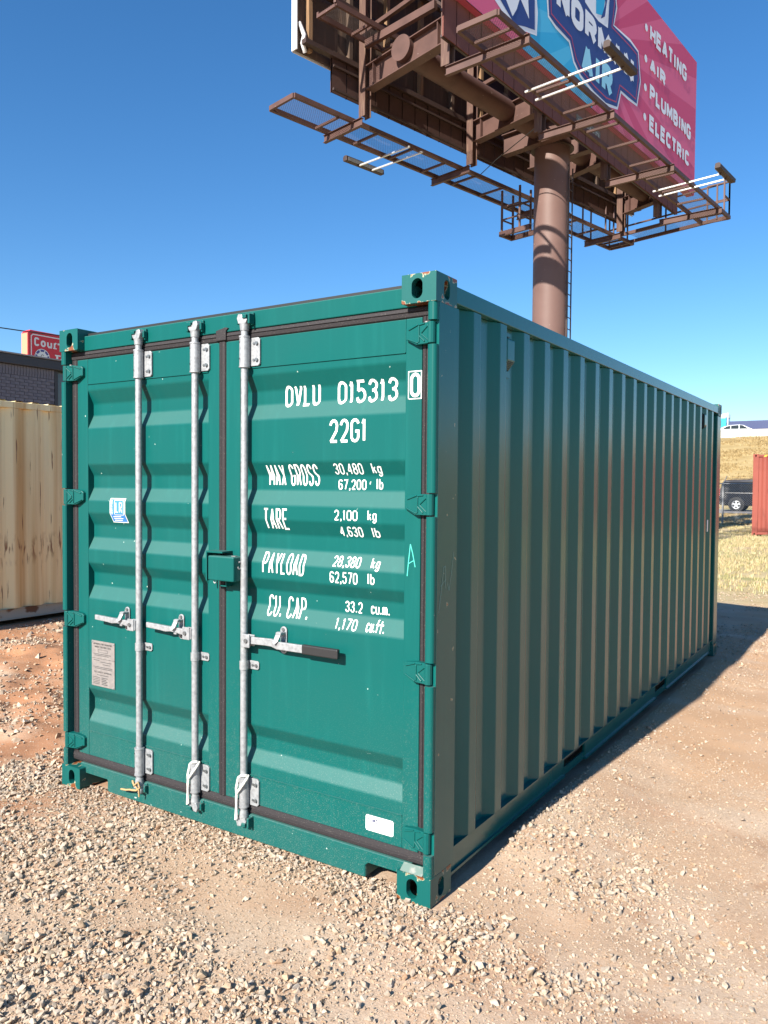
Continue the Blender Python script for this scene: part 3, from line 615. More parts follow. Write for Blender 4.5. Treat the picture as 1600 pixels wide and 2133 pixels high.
    if k>0:
        MB().box(x+.374,x+.575,yc-.019,yc+.003,zc-.024,zc+.020).build('handle_grip',BLK,h,bev=.006,seg=3)
    ct=MB(); cx=x+k*(.123 if k<0 else .227); cz=1.001 if k<0 else 1.008
    ov=[(cx+.019*math.cos(R(t)),cz+(.045 if t<=180 else -.045)+.019*math.sin(R(t))) for t in list(range(0,181,20))+list(range(180,360,20))]
    ct.prism(ov,lambda a,b:(a,YD-.007,b),lambda a,b:(a,YD-.0005,b)); ct.build('handle_catch_plate',GALV,leaf,bev=.0015)
    c2=MB(); c2.prism([(cx-.016,cz+.042),(cx+.014,cz+.042),(cx+.008,cz+.0),(cx-.006,cz-.014),(cx-.020,cz-.006)],lambda a,b:(a,YD-.062+(b-cz)*.55,b),lambda a,b:(a,YD-.050+(b-cz)*.6,b)); c2.box(cx-.016,cx+.014,YD-.046,YD-.006,cz+.028,cz+.040); c2.box(cx-.015,cx+.006,YD-.046,YD-.006,cz-.036,cz-.022); c2.build('handle_catch',GALV,leaf,bev=.003)
    for zz in (cz+.050,cz-.049): MB().cyl((cx,YD-.013,zz),(cx,YD-.006,zz),.008,n=10).build('bolt',BOLT,leaf)
    if rope:
        rp=MB(); pts=[]
        for i in range(15):
            t=i/14; an=math.pi*(1.75-1.5*t); pts.append((x+.034*math.cos(an)-.004,RODY-.008-.024*max(0,-math.sin(an)*0+math.cos(an-1.57*2)) ,.318-.075*t*t+.006))
        pts=[(x+.026,RODY+.004,.335),(x+.030,RODY-.012,.322),(x+.020,RODY-.030,.295),(x+.002,RODY-.036,.268),(x-.014,RODY-.034,.250),(x-.020,RODY-.030,.225),(x-.021,RODY-.028,.19),(x-.024,RODY-.028,.15),(x-.026,RODY-.028,.118)]
        rp.tube(pts,.0062,8); rp.tube([(x-.014,RODY-.034,.250),(x-.028,RODY-.022,.268),(x-.032,RODY-.010,.292),(x-.024,RODY-.012,.318),(x,RODY-.022,.334),(x+.026,RODY-.008,.338)],.0062,8)
        rp.tube([(x-.012,RODY-.034,.245),(x-.014,RODY-.036,.20),(x-.013,RODY-.034,.15),(x-.016,RODY-.030,.126)],.0055,8)
        o=rp.build('rope',ROPE); return o
lock_bar(-1.797,dl,-1,False)
tag(lock_bar(-1.379,dl,-1,True),'white twisted rope tied around the locking bar left of the centre seal','rope')
tag(lock_bar(-1.048,dr,1,True),'white twisted rope tied around the locking bar with the black grip','rope')
st=MB(); x=-1.797
st.tube([(x-.025,RODY-.026,.150),(x-.005,RODY-.032,.128),(x+.018,RODY-.026,.150),(x+.026,RODY-.02,.120),(x+.010,RODY-.03,.105),(x-.02,RODY-.030,.100),(x-.055,RODY-.02,.092),(x-.09,RODY-.016,.082),(x-.135,RODY-.012,.076)],.0055,6)
st.tube([(x-.02,RODY-.03,.142),(x+.024,RODY-.026,.108),(x+.020,RODY-.02,.070)],.0045,6)
tag(st.build('string',STRING),'frayed tan string knotted at the foot of the outer locking bar','string')
# lock box over the centre seam
lb=MB().box(-1.229,-1.060,-.040,YD-.004,1.268,1.387).build('lock_box',MG,dr,bev=.007,seg=3)
MB().box(-1.2605,-1.2525,-.022,YD-.0005,1.262,1.408).box(-1.2525,-1.150,-.022,YD-.0005,1.400,1.408).build('lock_box_bracket',MG,dl)
MB().box(-1.195,-1.15,.006,YD-.002,1.236,1.242).box(-1.157,-1.150,.006,YD-.002,1.242,1.266).build('lock_box_tab',MG,lb)
MB().tube([(-1.0585,.001+.013*math.cos(R(t)),1.345+.017*math.sin(R(t))) for t in range(-160,140,20)],.004,6).build('lock_hasp',GALV,lb)
MB().box(-1.1,-1.075,-.012,.004,1.387,1.390).build('lock_box_latch',PLATE,lb)
MB().tube([(-1.205,-.02,1.268),(-1.205,-.022,1.258),(-1.199,-.022,1.252),(-1.192,-.02,1.258)],.003,6).build('lock_ring',GALV,lb)
# weld beads along the panel joints
for d,xa,xb in ((dr,-1.103,-.170),(dl,-2.257,-1.316)):
    [MB().bar((xa,YD-.0005,zz),(xb,YD-.0005,zz),.006,.005).build('weld_bead',MG,d) for zz in (2.286,.330)]
# lettering on the right leaf, following the corrugation
fn=lambda x,z,l: (x,yprof(z)-.0016-.0006*l,z)
TX=[('OVLU',-.850,-.643,2.192,2.092,.0122),('015313',-.547,-.229,2.193,2.091,.0122),('22G1',-.566,-.364,2.023,1.919,.0122),
('MAX GROSS',-.948,-.645,1.826,1.727,.0082),('30,480',-.553,-.397,1.828,1.779,.0058),('kg',-.350,-.300,1.829,1.782,.0060),('67,200',-.540,-.389,1.757,1.711,.0058),('lb',-.337,-.301,1.762,1.713,.0060),
('TARE',-.953,-.806,1.621,1.521,.0088),('2,100',-.537,-.411,1.622,1.575,.0058),('kg',-.358,-.311,1.625,1.579,.0060),('4,630',-.520,-.396,1.549,1.503,.0058),('lb',-.349,-.307,1.550,1.504,.0060),
('PAYLOAD',-.960,-.706,1.412,1.313,.0082),('28,380',-.551,-.402,1.416,1.368,.0058),('kg',-.346,-.300,1.417,1.371,.0060),('62,570',-.560,-.409,1.347,1.296,.0058),('lb',-.357,-.319,1.351,1.302,.0060),
('CU. CAP.',-.946,-.700,1.208,1.108,.0082),('33.2',-.499,-.405,1.215,1.165,.0058),('cu.m.',-.360,-.262,1.221,1.168,.0058),('1,170',-.536,-.419,1.138,1.089,.0058),('cu.ft.',-.370,-.274,1.148,1.092,.0058)]
for s,a,b,zt,zb_,sw in TX:
    mb=MB(); text(mb,s,a,b,zb_,zt,sw,fn,.006,.2); mb.build('lettering',WHT,dr)
fs=lambda x,z,l:(x,YD-.0012-.0006*l,z)
mb=MB(); text(mb,'0',-.1475,-.0975,2.098,2.199,.0135,fs,.01); ribbon(mb,[(-.155,2.092),(-.093,2.092),(-.093,2.205),(-.155,2.205)],.004,fs,True); mb.build('lettering',WHT,dr)
mb=MB(); ribbon(mb,[(-.154,1.352),(-.147,1.42),(-.139,1.487),(-.128,1.45),(-.115,1.392)],.004,fs); ribbon(mb,[(-.148,1.405),(-.121,1.42)],.0035,fs,off=1); mb.build('chalk_letter',CHALKB,dr)
fp_=lambda y,z,l:(.0008+.0004*l,y,z)
mb=MB(); ribbon(mb,[(.045,1.21),(.065,1.30),(.085,1.395),(.098,1.40),(.100,1.33),(.104,1.305)],.0022,fp_,False,.01); ribbon(mb,[(.06,1.32),(.105,1.345)],.002,fp_,off=1); ribbon(mb,[(.118,1.33),(.132,1.295),(.150,1.36),(.172,1.455)],.002,fp_,False,.01); mb.build('chalk_letter',CHALK,gc)
# stickers
def patch(x0,x1,z0,z1,off,name,m,leaf,shear=0):
    mb=MB(); n=28; vs=[]
    for i in range(n+1):
        z=z0+(z1-z0)*i/n
        for x in (x0,x1): vs.append((x,yprof(z)-off,z))
    mb.add(vs,[(2*i,2*i+1,2*i+3,2*i+2) for i in range(n)]); return mb.build(name,m,leaf)
sk=patch(-2.071,-1.944,1.517,1.651,.0016,'certificate_sticker',WHT,dl); patch(-2.066,-1.949,1.522,1.646,.0024,'sticker_print',BLUE,sk)
f3=lambda x,z,l:(x,yprof(z)-.0032-.0004*l,z)
mb=MB(); text(mb,'LR',-2.020,-1.968,1.572,1.630,.0050,f3,.004,.3); ribbon(mb,[(-2.030,1.560),(-1.957,1.560),(-1.957,1.640),(-2.030,1.640)],.003,f3,True,.006)
fr=lambda a,b,l:(-2.052-b,yprof(1.562+a)-.0032-.0004*l,1.562+a)
text(mb,'CERTIFIED',0,.078,-.006,.008,.0028,fr,.01)
for k in range(3): ribbon(mb,[(-2.05,1.550-.010*k),(-1.985+.012*(k%2),1.550-.010*k)],.004,f3,False,.01)
mb.build('sticker_lettering',WHT,sk)
cs=MB(); cs.prism([(-.350,.226),(-.218,.226),(-.212,.232),(-.212,.288),(-.218,.294),(-.350,.294),(-.355,.288),(-.355,.232)],lambda a,b:(a,YD-.001,b),lambda a,b:(a,YD+.0008,b)); cs=cs.build('maker_sticker',WHT,dr)
mb=MB(); f4=lambda x,z,l:(x,YD-.0018-.0003*l,z); text(mb,'CIMC',-.345,-.290,.264,.283,.0042,f4)
for k,(a,b) in enumerate(((-.343,-.27),(-.343,-.222),(-.343,-.24))): ribbon(mb,[(a,.256-.010*k),(b,.256-.010*k)],.0022,f4)
mb.build('sticker_lettering',mat('sticker_ink',(.04,.05,.12),.6),cs)
dp=MB(); dp.box(-2.226,-2.031,YD-.0035,YD-.0002,.753,.851); dp.box(-2.226,-2.031,YD-.0035,YD-.0002,.596,.751); dp=dp.build('data_plate',PLATE,dl)
mb=MB(); f5=lambda x,z,l:(x,YD-.0045-.0003*l,z)
text(mb,'APPROVED FOR TRANSPORT',-2.21,-2.05,.829,.839,.0016,f5); text(mb,'UNDER CUSTOMS SEAL',-2.2,-2.06,.813,.823,.0016,f5)
ribbon(mb,[(-2.17,.788),(-2.09,.788),(-2.09,.803),(-2.17,.803)],.0015,f5,True)
text(mb,'CSC SAFETY APPROVAL',-2.205,-2.055,.672,.681,.0016,f5)
for z,a,b in ((.778,-2.21,-2.06),(.77,-2.2,-2.08),(.742,-2.21,-2.16),(.735,-2.15,-2.06),(.722,-2.13,-2.07),(.705,-2.21,-2.05),(.697,-2.2,-2.05),(.660,-2.18,-2.08)): ribbon(mb,[(a,z),(b,z)],.003,f5)
for k in range(5): ribbon(mb,[(-2.215,.646-.009*k),(-2.155,.646-.009*k)],.0028,f5); ribbon(mb,[(-2.14,.646-.009*k),(-2.09-.01*(k%2),.646-.009*k)],.004,f5)
mb.build('plate_lettering',INKM,dp)
for a in (-2.219,-2.038):
    for z in (.844,.603): MB().cyl((a,YD-.0065,z),(a,YD-.003,z),.004,n=8).build('rivet',GALV,dp)
# side vents
for yv in (.70,5.245):
    v=MB(); a0,a1=yv,yv+.088; X0=-.042; X1=-.004
    v.prism([(2.452,X0),(2.432,X1),(2.330,X1),(2.285,X0)],lambda z,x:(x,a0,z),lambda z,x:(x,a1,z)); v=v.build('side_vent',MGS,gc,bev=.006)
    MB().prism([(2.285,X0+.002),(2.255,X0+.002),(2.255,X0+.012),(2.285,X0+.012)],lambda z,x:(x,a0,z),lambda z,x:(x,a1,z)).prism([(2.468,X0+.002),(2.452,X0+.002),(2.452,X0+.012),(2.468,X0+.012)],lambda z,x:(x,a0,z),lambda z,x:(x,a1,z)).build('vent_flange',MGS,v)
    MB().box(X0+.004,X1-.006,a0-.0022,a0-.0004,2.30,2.44).build('vent_shade_plate',BLKP,v)  # flat black plate, the dark inside of the vent painted on
    g=MB()
    for k in range(6):
        z=2.326-.0065*k; xx=X1-(2.330-z)/.045*(X1-X0)+.0015; g.box(xx-.002,xx+.002,a0+.012,a1-.012,z-.0015,z+.0015)
    g.build('vent_slots',BLKP,v)
MB().box(-.0055,-.0035,5.448,5.492,1.305,1.42).build('side_label',WHT,gc)
# beige and red containers
def beige_mat():
    m=mat('beige_container_paint',(.94,.79,.44),.75,0,.25,(1.5,(.60,.38,.15),.40,.66,(1,3.6,.08)),(14,.3,.006),0,(4,(.22,.11,.06),.63,.69,(1,8,.45)))
    t=m.node_tree; p=t.nodes['Principled BSDF']; L=t.links.new; src=p.inputs['Base Color'].links[0].from_socket
    co=t.nodes.new('ShaderNodeTexCoord'); sp=t.nodes.new('ShaderNodeSeparateXYZ'); L(co.outputs['Object'],sp.inputs[0])
    def mth(op,a,b):
        n=t.nodes.new('ShaderNodeMath'); n.operation=op
        for i,x in enumerate((a,b)):
            if isinstance(x,(int,float)): n.inputs[i].default_value=x
            else: L(x,n.inputs[i])
        return n.outputs[0]
    band=mth('MULTIPLY',mth('GREATER_THAN',sp.outputs[2],.55),1.0)
    d=mth('ABSOLUTE',mth('SUBTRACT',sp.outputs[2],.86),0.0); r=t.nodes.new('ShaderNodeMapRange'); r.inputs['From Min'].default_value=.20; r.inputs['From Max'].default_value=.0; L(d,r.inputs[0])
    k=mth('MULTIPLY',r.outputs[0],nfac(t,3.5,.50,.62,(1,6,1.2)))
    mx=t.nodes.new('ShaderNodeMix'); mx.data_type='RGBA'; L(k,mx.inputs[0]); L(src,mx.inputs[6]); mx.inputs[7].default_value=(.20,.075,.03,1); L(mx.outputs[2],p.inputs['Base Color']); return m
BEI=beige_mat()
BEIR=mat('beige_rail_paint',(.42,.39,.31),.8,0,.25,(3,(.17,.09,.05),.60,.66))
REDC=mat('red_container_paint',(.25,.062,.044),.6,0,.3,(1.2,(.20,.047,.033),.4,.7),(10,.2,.006),0,(3,(.20,.05,.035),.62,.66,(1,3,.6)))
bc=empty('shipping_container',(-7.0,-1.1,.1),'weathered beige shipping container streaked with rust beside the red dirt','container')
container_shell(bc,6.058,2.591,BEI,BEIR,BEI,False,pk=(),low=BEIR,roof_up=.030)
rc=empty('shipping_container',(-2.82,28.0,.06),'faded red high shipping container with hazard stripes on the dry grass','container',rz=R(-90))
container_shell(rc,12.192,2.896,REDC,REDC,REDC,False,pk=(5.0,7.1))
YEL=mat('hazard_yellow',(.75,.48,.03),.6)
for k in range(5):
    y0=.34+.16*k; MB().prism([(y0,2.80),(y0+.08,2.80),(y0+.13,2.86),(y0+.05,2.86)],lambda a,b:(.001,a,b),lambda a,b:(-.001,a,b)).build('hazard_stripe',YEL if True else BLK,rc)
# ------------------------------------------------------------------ billboard on a single steel pole
PB=Vector((-6.31,17.35,0)); zg=float(hgt(PB.x,PB.y))
bb=empty('billboard',(PB.x,PB.y,zg),'large two-sided advertising billboard on a brown steel pole','billboard')
def frame(deg):
    d=Vector((math.sin(R(deg)),math.cos(R(deg)),0)); n=Vector((d.y,-d.x,0))
    return lambda u,v,z: Vector((d.x*u+n.x*v,d.y*u+n.y*v,z-zg))
N=frame(6.45); F=frame(12.8); T=frame(10.7)
POLEM=mat('pole_paint',(.148,.088,.074),.55,0,.35,(1.6,(.125,.072,.06),.4,.75),(25,.12,.004),0,(9,(.34,.25,.21),.70,.73)); pole=MB().cyl((0,0,-.3),(0,0,10.50),.462,n=40).build('pole',POLEM,bb)
MB().cyl((0,0,10.50),(0,0,10.53),.56,n=32).build('pole_cap_plate',BROWND,pole)
MB().cyl((0,0,-.05),(0,0,.35),.8,.75,n=32).build('pole_footing',mat('concrete',(.45,.42,.37),.9,0,.2,(6,(.36,.33,.29),.4,.7)),bb)
ld_=MB(); lx,ly=.52,-.02
for s in (0,.30): ld_.bar((.492+.0,-.10+s,2.6),(.492,-.10+s,10.0),.03,.03,(1,0,0))
for k in range(24): ld_.bar((.492,-.10,2.8+.3*k),(.492,.20,2.8+.3*k),.018,.018)
ld_.build('ladder',BROWND,bb)
tb=MB().cyl(T(-5.76,-.05,10.93),T(5.75,-.05,10.93),.255,n=28,cap=True).build('torsion_tube',BROWN,bb)
MB().cyl(T(-5.86,-.05,10.93),T(-5.74,-.05,10.93),.262,n=32).build('tube_end_cap',BROWN,tb)
UPR=mat('weathered_upright',(.105,.058,.045),.65,0,.3,(4,(.16,.10,.07),.5,.7,(5,5,.6)))
# uprights and cross beams
UF=[-5.60,-1.85,1.90,5.70]; UN=[-6.05,-2.30,1.35,5.15]
for i,(u,un) in enumerate(zip(UF,UN)):
    p0=F(u,-1.05,10.80);p1=N(un+.12,.88,10.80); 
    b=MB(); d=(p1-p0).normalized(); 
    b.bar(p0,p1,.02,.50); b.bar(p0+Vector((0,0,.255)),p1+Vector((0,0,.255)),.24,.022); b.bar(p0-Vector((0,0,.255)),p1-Vector((0,0,.255)),.24,.022)
    b.bar(p1-d*.32,p1-d*.30,.2,.47); b.bar(p0+d*.22,p0+d*.24,.2,.47)
    b.build('cross_beam',BROWN,bb)
    for fr,uu,v,z0,z1 in ((F,u,-1.2,10.0,15.25),(N,un,.88,10.0,15.5)):
        q=MB(); 
        for o in (-.09,.09): q.bar(fr(uu+o,v,z0),fr(uu+o,v,z1),.014,.20,fr(0,1,zg))
        q.bar(fr(uu,v,z0),fr(uu,v,z1),.18,.012,fr(0,1,zg)); q.build('upright_post',UPR,bb)
    for z in (11.9,13.6):
        MB().bar(F(u,-1.1,z),N(un+.1,.80,z),.09,.09).build('tie_beam',BROWN,bb)
    MB().bar(F(u,-1.05,13.5),N(un+.1,.8,11.2),.05,.05).build('diagonal_brace',BROWND,bb)
for uu in (-.62,.62):  # extra beam pair added at the saddle to shade the pole top
    b=MB(); p0=T(uu,-1.1,10.80);p1=T(uu,.95,10.80); b.bar(p0,p1,.02,.50); b.bar(p0+Vector((0,0,.256)),p1+Vector((0,0,.256)),.24,.022); b.bar(p0-Vector((0,0,.256)),p1-Vector((0,0,.256)),.24,.022); b.build('added_saddle_beam',BROWN,bb)
# rear of the far face: boards, battens, stringers, outer wrap
for k in range(12):
    u0=-7.25+1.2125*k; MB().add([],[]).bar(F(u0+.6,-1.62,11.02),F(u0+.6,-1.62,15.25),1.205,.03,F(0,1,zg)).build('back_board',WOODB,bb)
for k in range(13):
    u0=-6.95+1.165*k; MB().bar(F(u0,-1.53,11.05),F(u0,-1.53,15.2),.10,.12,F(0,1,zg)).build('timber_batten',WOODL if k%3!=1 else WOODB,bb)
for z in (11.15,12.35,13.6,14.85): MB().bar(F(-7.2,-1.39,z),F(7.25,-1.39,z),.14,.10).build('stringer',BROWND,bb)
MB().bar(F(-7.28,-1.68,13.14),F(7.3,-1.68,13.14),.02,4.30).build('far_poster',FABW,bb)
MB().bar(F(-7.285,-1.60,11.0),F(-7.285,-1.60,15.28),.03,.17,F(0,1,zg)).build('poster_wrap_edge',FABW,bb)
wr=MB(); wr.tube([F(-7.2,-1.56,11.6),F(-7.1,-1.5,11.35),F(-7.16,-1.48,11.15),F(-7.05,-1.54,11.02)],.05,7); wr.build('folded_poster_edge',FABW,bb)
# sheet skirts under both faces, panel by panel
sn=MB().box(-.2125,.2125,-.012,.012,0,.86).box(-.2125,-.2005,-.012,.03,0,.86).mesh('skirt_panel',SKIRT)
FSK=mat('shaded_rear_skirt_sheet',(.075,.042,.035),.8,0,.2,(1.8,(.055,.032,.027),.35,.7)); sf=MB().box(-.2125,.2125,-.012,.012,0,.86).box(-.2125,-.2005,-.012,.03,0,.86).mesh('skirt_panel',FSK)  # far skirt uses a darker copy of the sheet colour, shade painted in
for k in range(29):
    o=place('skirt_panel',sn,bb,N(-6.42+.222+.4435*k,1.02,10.40),rz=R(-6.45-90)+math.pi/2)
    o.rotation_euler.z=R(90-6.45)
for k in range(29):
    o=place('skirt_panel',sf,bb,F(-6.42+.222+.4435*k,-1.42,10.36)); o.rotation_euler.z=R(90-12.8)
for fr,v,a,b in ((N,.97,-6.4,6.4),(F,-1.36,-6.4,6.4)):
    for z in (10.42,10.92,11.2): MB().bar(fr(a,v,z),fr(b,v,z),.05,.05).build('skirt_rail',BROWND,bb)
# near face
fz0,fz1,fu0,fu1,fv=11.25,15.52,-7.15,7.48,1.19
red1=mat('poster_red',(.60,.060,.145),.55); red2=mat('poster_light_red',(.70,.115,.22),.55); cy1=mat('poster_cyan',(.035,.42,.72),.55); cy2=mat('poster_light_cyan',(.08,.50,.78),.55)
navy=mat('poster_navy',(.028,.055,.22),.55); pale=mat('poster_pale',(.78,.83,.90),.55); crim=mat('poster_crimson_line',(.45,.06,.12),.55); lcy=mat('poster_sky_lettering',(.30,.66,.85),.55)
face=MB().bar(N(fu0,fv-.13,(fz0+fz1)/2),N(fu1,fv-.13,(fz0+fz1)/2),.22,fz1-fz0-.01).build('face_panel',mat('poster_backing',(.5,.08,.14),.6),bb)
def fpoly(mb,pts,lay): mb.add([N(u,fv+.004*lay,z) for u,z in pts],[tuple(range(len(pts)))])
def rays(c,a0,a1,n,m1,m2):
    def hit(a):
        c_,s_=math.cos(R(a)),math.sin(R(a)); k=[]
        if c_>1e-6:k.append((fu1-c[0])/c_)
        if c_<-1e-6:k.append((fu0-c[0])/c_)
        if s_>1e-6:k.append((fz1-c[1])/s_)
        if s_<-1e-6:k.append((fz0-c[1])/s_)
        k=min(k);return (c[0]+c_*k,c[1]+s_*k)
    A,B=MB(),MB()
    cors=[(math.degrees(math.atan2(z-c[1],u-c[0])),(u,z)) for u in (fu0,fu1) for z in (fz0,fz1)]
    for i in range(n):
        b0=a0+(a1-a0)*i/n;b1=a0+(a1-a0)*(i+1)/n; pts=[c,hit(b0)]
        for ca,cp in cors:
            for q in (ca,ca+360,ca-360):
                if b0<q<b1: pts.append(cp)
        pts.append(hit(b1)); fpoly(A if i%2 else B,pts,1)
    return A,B
A,B=rays((-.1,13.1),-93,64,22,0,0); A.build('poster_print',red1,face); B.build('poster_print',red2,face)
A,B=rays((-.1,13.1),64,267,22,0,0); A.build('poster_print',cy1,face); B.build('poster_print',cy2,face)
mb=MB(); fpoly(mb,[(fu0,fz0),(-3.7,fz0),(-3.3,11.8),(-4.2,13.2),(-4.6,fz1),(fu0,fz1)],2); mb.build('poster_print',red2,face)
state=[(-2.60,13.9),(-2.66,12.85),(-2.58,12.42),(-2.2,12.33),(-1.52,12.30),(-1.28,11.93),(-.9,11.73),(-.14,11.62),(.6,11.60),(1.34,11.77),(1.54,12.28),(2.0,12.28),(2.64,12.33),(2.87,13.1),(2.66,13.86),(2.1,13.93),(1.02,13.84),(1.2,14.35),(1.0,15.0),(.2,15.35),(-.7,15.1),(-1.1,14.6),(-1.2,14.0)]
cen=Vector((.1,12.9))
def inset(pts,d):
    n=len(pts);out=[]
    for i in range(n):
        a=Vector(pts[i-1]);b=Vector(pts[i]);c=Vector(pts[(i+1)%n]);d0=(b-a).normalized();d1=(c-b).normalized();m=Vector((-d0.y-d1.y,d0.x+d1.x))
        m.normalize();out.append(tuple(b+m*d))
    return out
mb=MB(); fpoly(mb,state,3); mb.build('poster_print',pale,face)
mb=MB(); fpoly(mb,inset(state,.075),4); mb.build('poster_print',navy,face)
fnn=lambda u,z,l:tuple(N(u,fv+.020+.002*l,z))
mb=MB(); ribbon(mb,inset(state,.20),.035,fnn,True); mb.build('poster_print',crim,face)
fnt=lambda u,z,l:tuple(N(u,fv+.024+.003*l,z))
arch=lambda u,z:(u,12.78+(z-12.78)*(1+.10*((u-.05)/2.2)**2))
mb=MB(); text(mb,'NORMAN',-2.2,2.32,12.78,13.46,.205,fnt,.1,.14,arch); mb.build('poster_lettering',pale,face)
mb=MB(); text(mb,'AIR',-.86,.95,11.87,12.66,.22,fnt,.1,.14); mb.build('poster_lettering',lcy,face)
mb=MB(); fpoly(mb,[(-.72,13.62),(-.35,13.54),(.05,13.5),(.62,13.58),(.70,14.5),(-.05,15.1),(-.75,14.4)],5); mb.build('poster_print',pale,face)
mb=MB(); fpoly(mb,[(-.1,13.62),(.30,13.75),(.42,14.2),(.15,14.75),(-.02,14.9),(-.12,14.2)],6); mb.build('poster_print',cy1,face)
mb=MB(); fpoly(mb,[(.18,13.62),(.42,13.78),(.55,14.3),(.36,14.6),(.44,14.1)],7); mb.build('poster_print',navy,face)
mb=MB(); fpoly(mb,[(-3.08,11.78),(-3.05,12.3),(-3.25,13.2),(-4.2,13.6),(-5.5,13.2),(-5.7,12.2),(-4.9,11.75),(-4.1,11.5),(-3.6,11.65)],3); mb.build('poster_print',pale,face)
mb=MB(); fpoly(mb,[(-3.18,11.86),(-3.2,12.5),(-3.4,13.0),(-4.3,13.4),(-5.3,13.0),(-5.5,12.3),(-4.8,11.9),(-4.05,11.6),(-3.6,11.75)],4); mb.build('poster_print',navy,face)
mb=MB(); fpoly(mb,[(-3.45,11.98),(-3.5,12.4),(-3.75,12.8),(-4.4,13.1),(-5.1,12.9),(-5.2,12.3),(-4.5,12.0),(-4.15,11.72),(-3.98,11.95),(-3.85,12.25)],5); mb.build('poster_print',pale,face)
for s,a,b,z0,z1 in (('HEATING',3.45,6.50,14.48,14.97),('AIR',3.48,4.70,13.64,14.06),('PLUMBING',3.50,6.98,12.83,13.30),('ELECTRIC',3.50,6.88,11.98,12.44)):
    mb=MB(); text(mb,s,a,b,z0,z1,.125,fnt,.1,.13); mb.build('poster_lettering',pale,face)
for z in (14.72,13.86,13.06,12.24):
    mb=MB(); fpoly(mb,[(3.17+.105*math.cos(R(t)),z+.105*math.sin(R(t))) for t in range(0,360,30)],6); mb.build('poster_bullet',pale,face)
lm=MB().bar(N(-.75,1.045,10.79),N(.62,1.045,10.79),.012,.34).build('owner_plate',mat('plate_grey_green',(.10,.13,.11),.6),bb)
mb=MB(); fl=lambda u,z,l:tuple(N(u,1.056+.002*l,z)); text(mb,'LAMAR',-.66,.53,10.68,10.90,.035,fl,None,.25); mb.build('plate_lettering',mat('plate_pale_lettering',(.45,.5,.47),.6),lm)
# walkways
def mesh_deck(fr,u0,u1,v0,v1,z,name='mesh_deck',sp=.06,wd=.004):
    mb=MB(); L=u1-u0; wv=abs(v1-v0); va,vb=min(v0,v1),max(v0,v1); n=int((L+wv)/sp)
    for s in (1,-1):
        for i in range(n+1):
            c=u0-wv+sp*i if s>0 else u0+sp*i
            a,b=(c,va),(c+s*wv,vb)
            def clip(p,q):
                if p[0]>q[0]:p,q=q,p
                if q[0]<u0 or p[0]>u1: return None
                k=(q[1]-p[1])/(q[0]-p[0]) if q[0]!=p[0] else 0
                if p[0]<u0:p=(u0,p[1]+k*(u0-p[0]))
                if q[0]>u1:q=(u1,q[1]+k*(u1-q[0]))
                return p,q
            r=clip(a,b)
            if r and abs(r[1][0]-r[0][0])>.01:
                zz=z+(.003 if s>0 else 0); mb.bar(fr(r[0][0],r[0][1],zz),fr(r[1][0],r[1][1],zz),wd,.003)
    o=mb.build(name,MESHM,bb); tag(o,kind='stuff'); return o
def walkway(fr,u0,u1,vi,vo,z,cross,brk,vb):
    for v in (vi,vo): 
        q=MB().bar(fr(u0,v,z),fr(u1,v,z),.075,.10); q.build('walkway_beam',BROWN,bb)
    for u in (u0,u1): MB().bar(fr(u,vi,z-.0),fr(u,vo,z-.0),.06,.098).build('walkway_end_bar',BROWN,bb)
    for u in cross: MB().bar(fr(u,vi,z-.045),fr(u,vo,z-.045),.05,.05).build('walkway_crossbar',BROWN,bb)
    for u in brk:
        MB().bar(fr(u,vb,z-.10),fr(u,vo+(.12 if vo>0 else -.17),z-.10),.012,.17).bar(fr(u,vb,z-.02),fr(u,vo+(.12 if vo>0 else -.17),z-.02),.09,.012).bar(fr(u,vb,z-.185),fr(u,vo+(.12 if vo>0 else -.17),z-.185),.09,.012).build('walkway_bracket',BROWN,bb)
    mesh_deck(fr,u0+.04,u1-.04,vi,vo,z+.055)
walkway(N,-7.1,6.28,1.84,2.66,9.93,[-6.6,-5.42,-4.27,-3.07,-1.9,-.75,.58,1.68,2.85,4.05,5.6],[-6.2,-2.47,1.20,5.13],.95)
walkway(F,-7.45,6.88,-1.40,-2.24,9.93,[-6.2,-5.03,-3.85,-2.67,-1.47,-.3,1.05,2.2,3.4,4.6,6.1],[-5.77,-2.05,1.75,5.5],-1.10)
# walkway across the far end with hand rails
E0=F(6.72,-2.2,9.95);E1=N(6.25,2.66,9.95);e0=F(5.75,-2.2,9.95)
fe=lambda u,v,z:(E0+(E1-E0)*((v+2.2)/4.2)+F(u,0,0)-F(0,0,0)+Vector((0,0,z)))
for u in (0,-.85):
    MB().bar(fe(u,-2.2,0),fe(u,2.0,0),.07,.10).build('walkway_beam',BROWN,bb)
mesh_deck(lambda a,b,z:fe(b,a,z),-1.1,1.2,-.85,0,.055)
for u,n_ in ((.0,7),):
    hr=MB()
    for z in (.55,1.05): hr.bar(fe(u,-2.2,z),fe(u,2.0,z),.045,.045)
    for k in range(n_):
        v=-2.2+4.2*k/(n_-1); 
        if k in (0,1,5,6,3): hr.bar(fe(u,v,0),fe(u,v,1.05),.045,.045)
    hr.build('hand_rail',BROWN,bb)
hr=MB()
for (a,b) in ((5.75,2.66),(6.25,2.66),(6.25,2.3)):
    hr.bar(N(a,b,9.95),N(a,b,11.0),.045,.045)
for z in (10.45,11.0): hr.bar(N(5.75,2.66,z),N(6.25,2.66,z),.04,.04); hr.bar(N(6.25,2.66,z),N(6.25,2.0,z),.04,.04)
hr.build('hand_rail',BROWN,bb)
hr=MB()
for (a,b) in ((5.1,-2.24),(5.6,-2.24),(5.1,-1.4),(5.6,-1.4)): hr.bar(F(a,b,9.95),F(a,b,10.95),.045,.045)
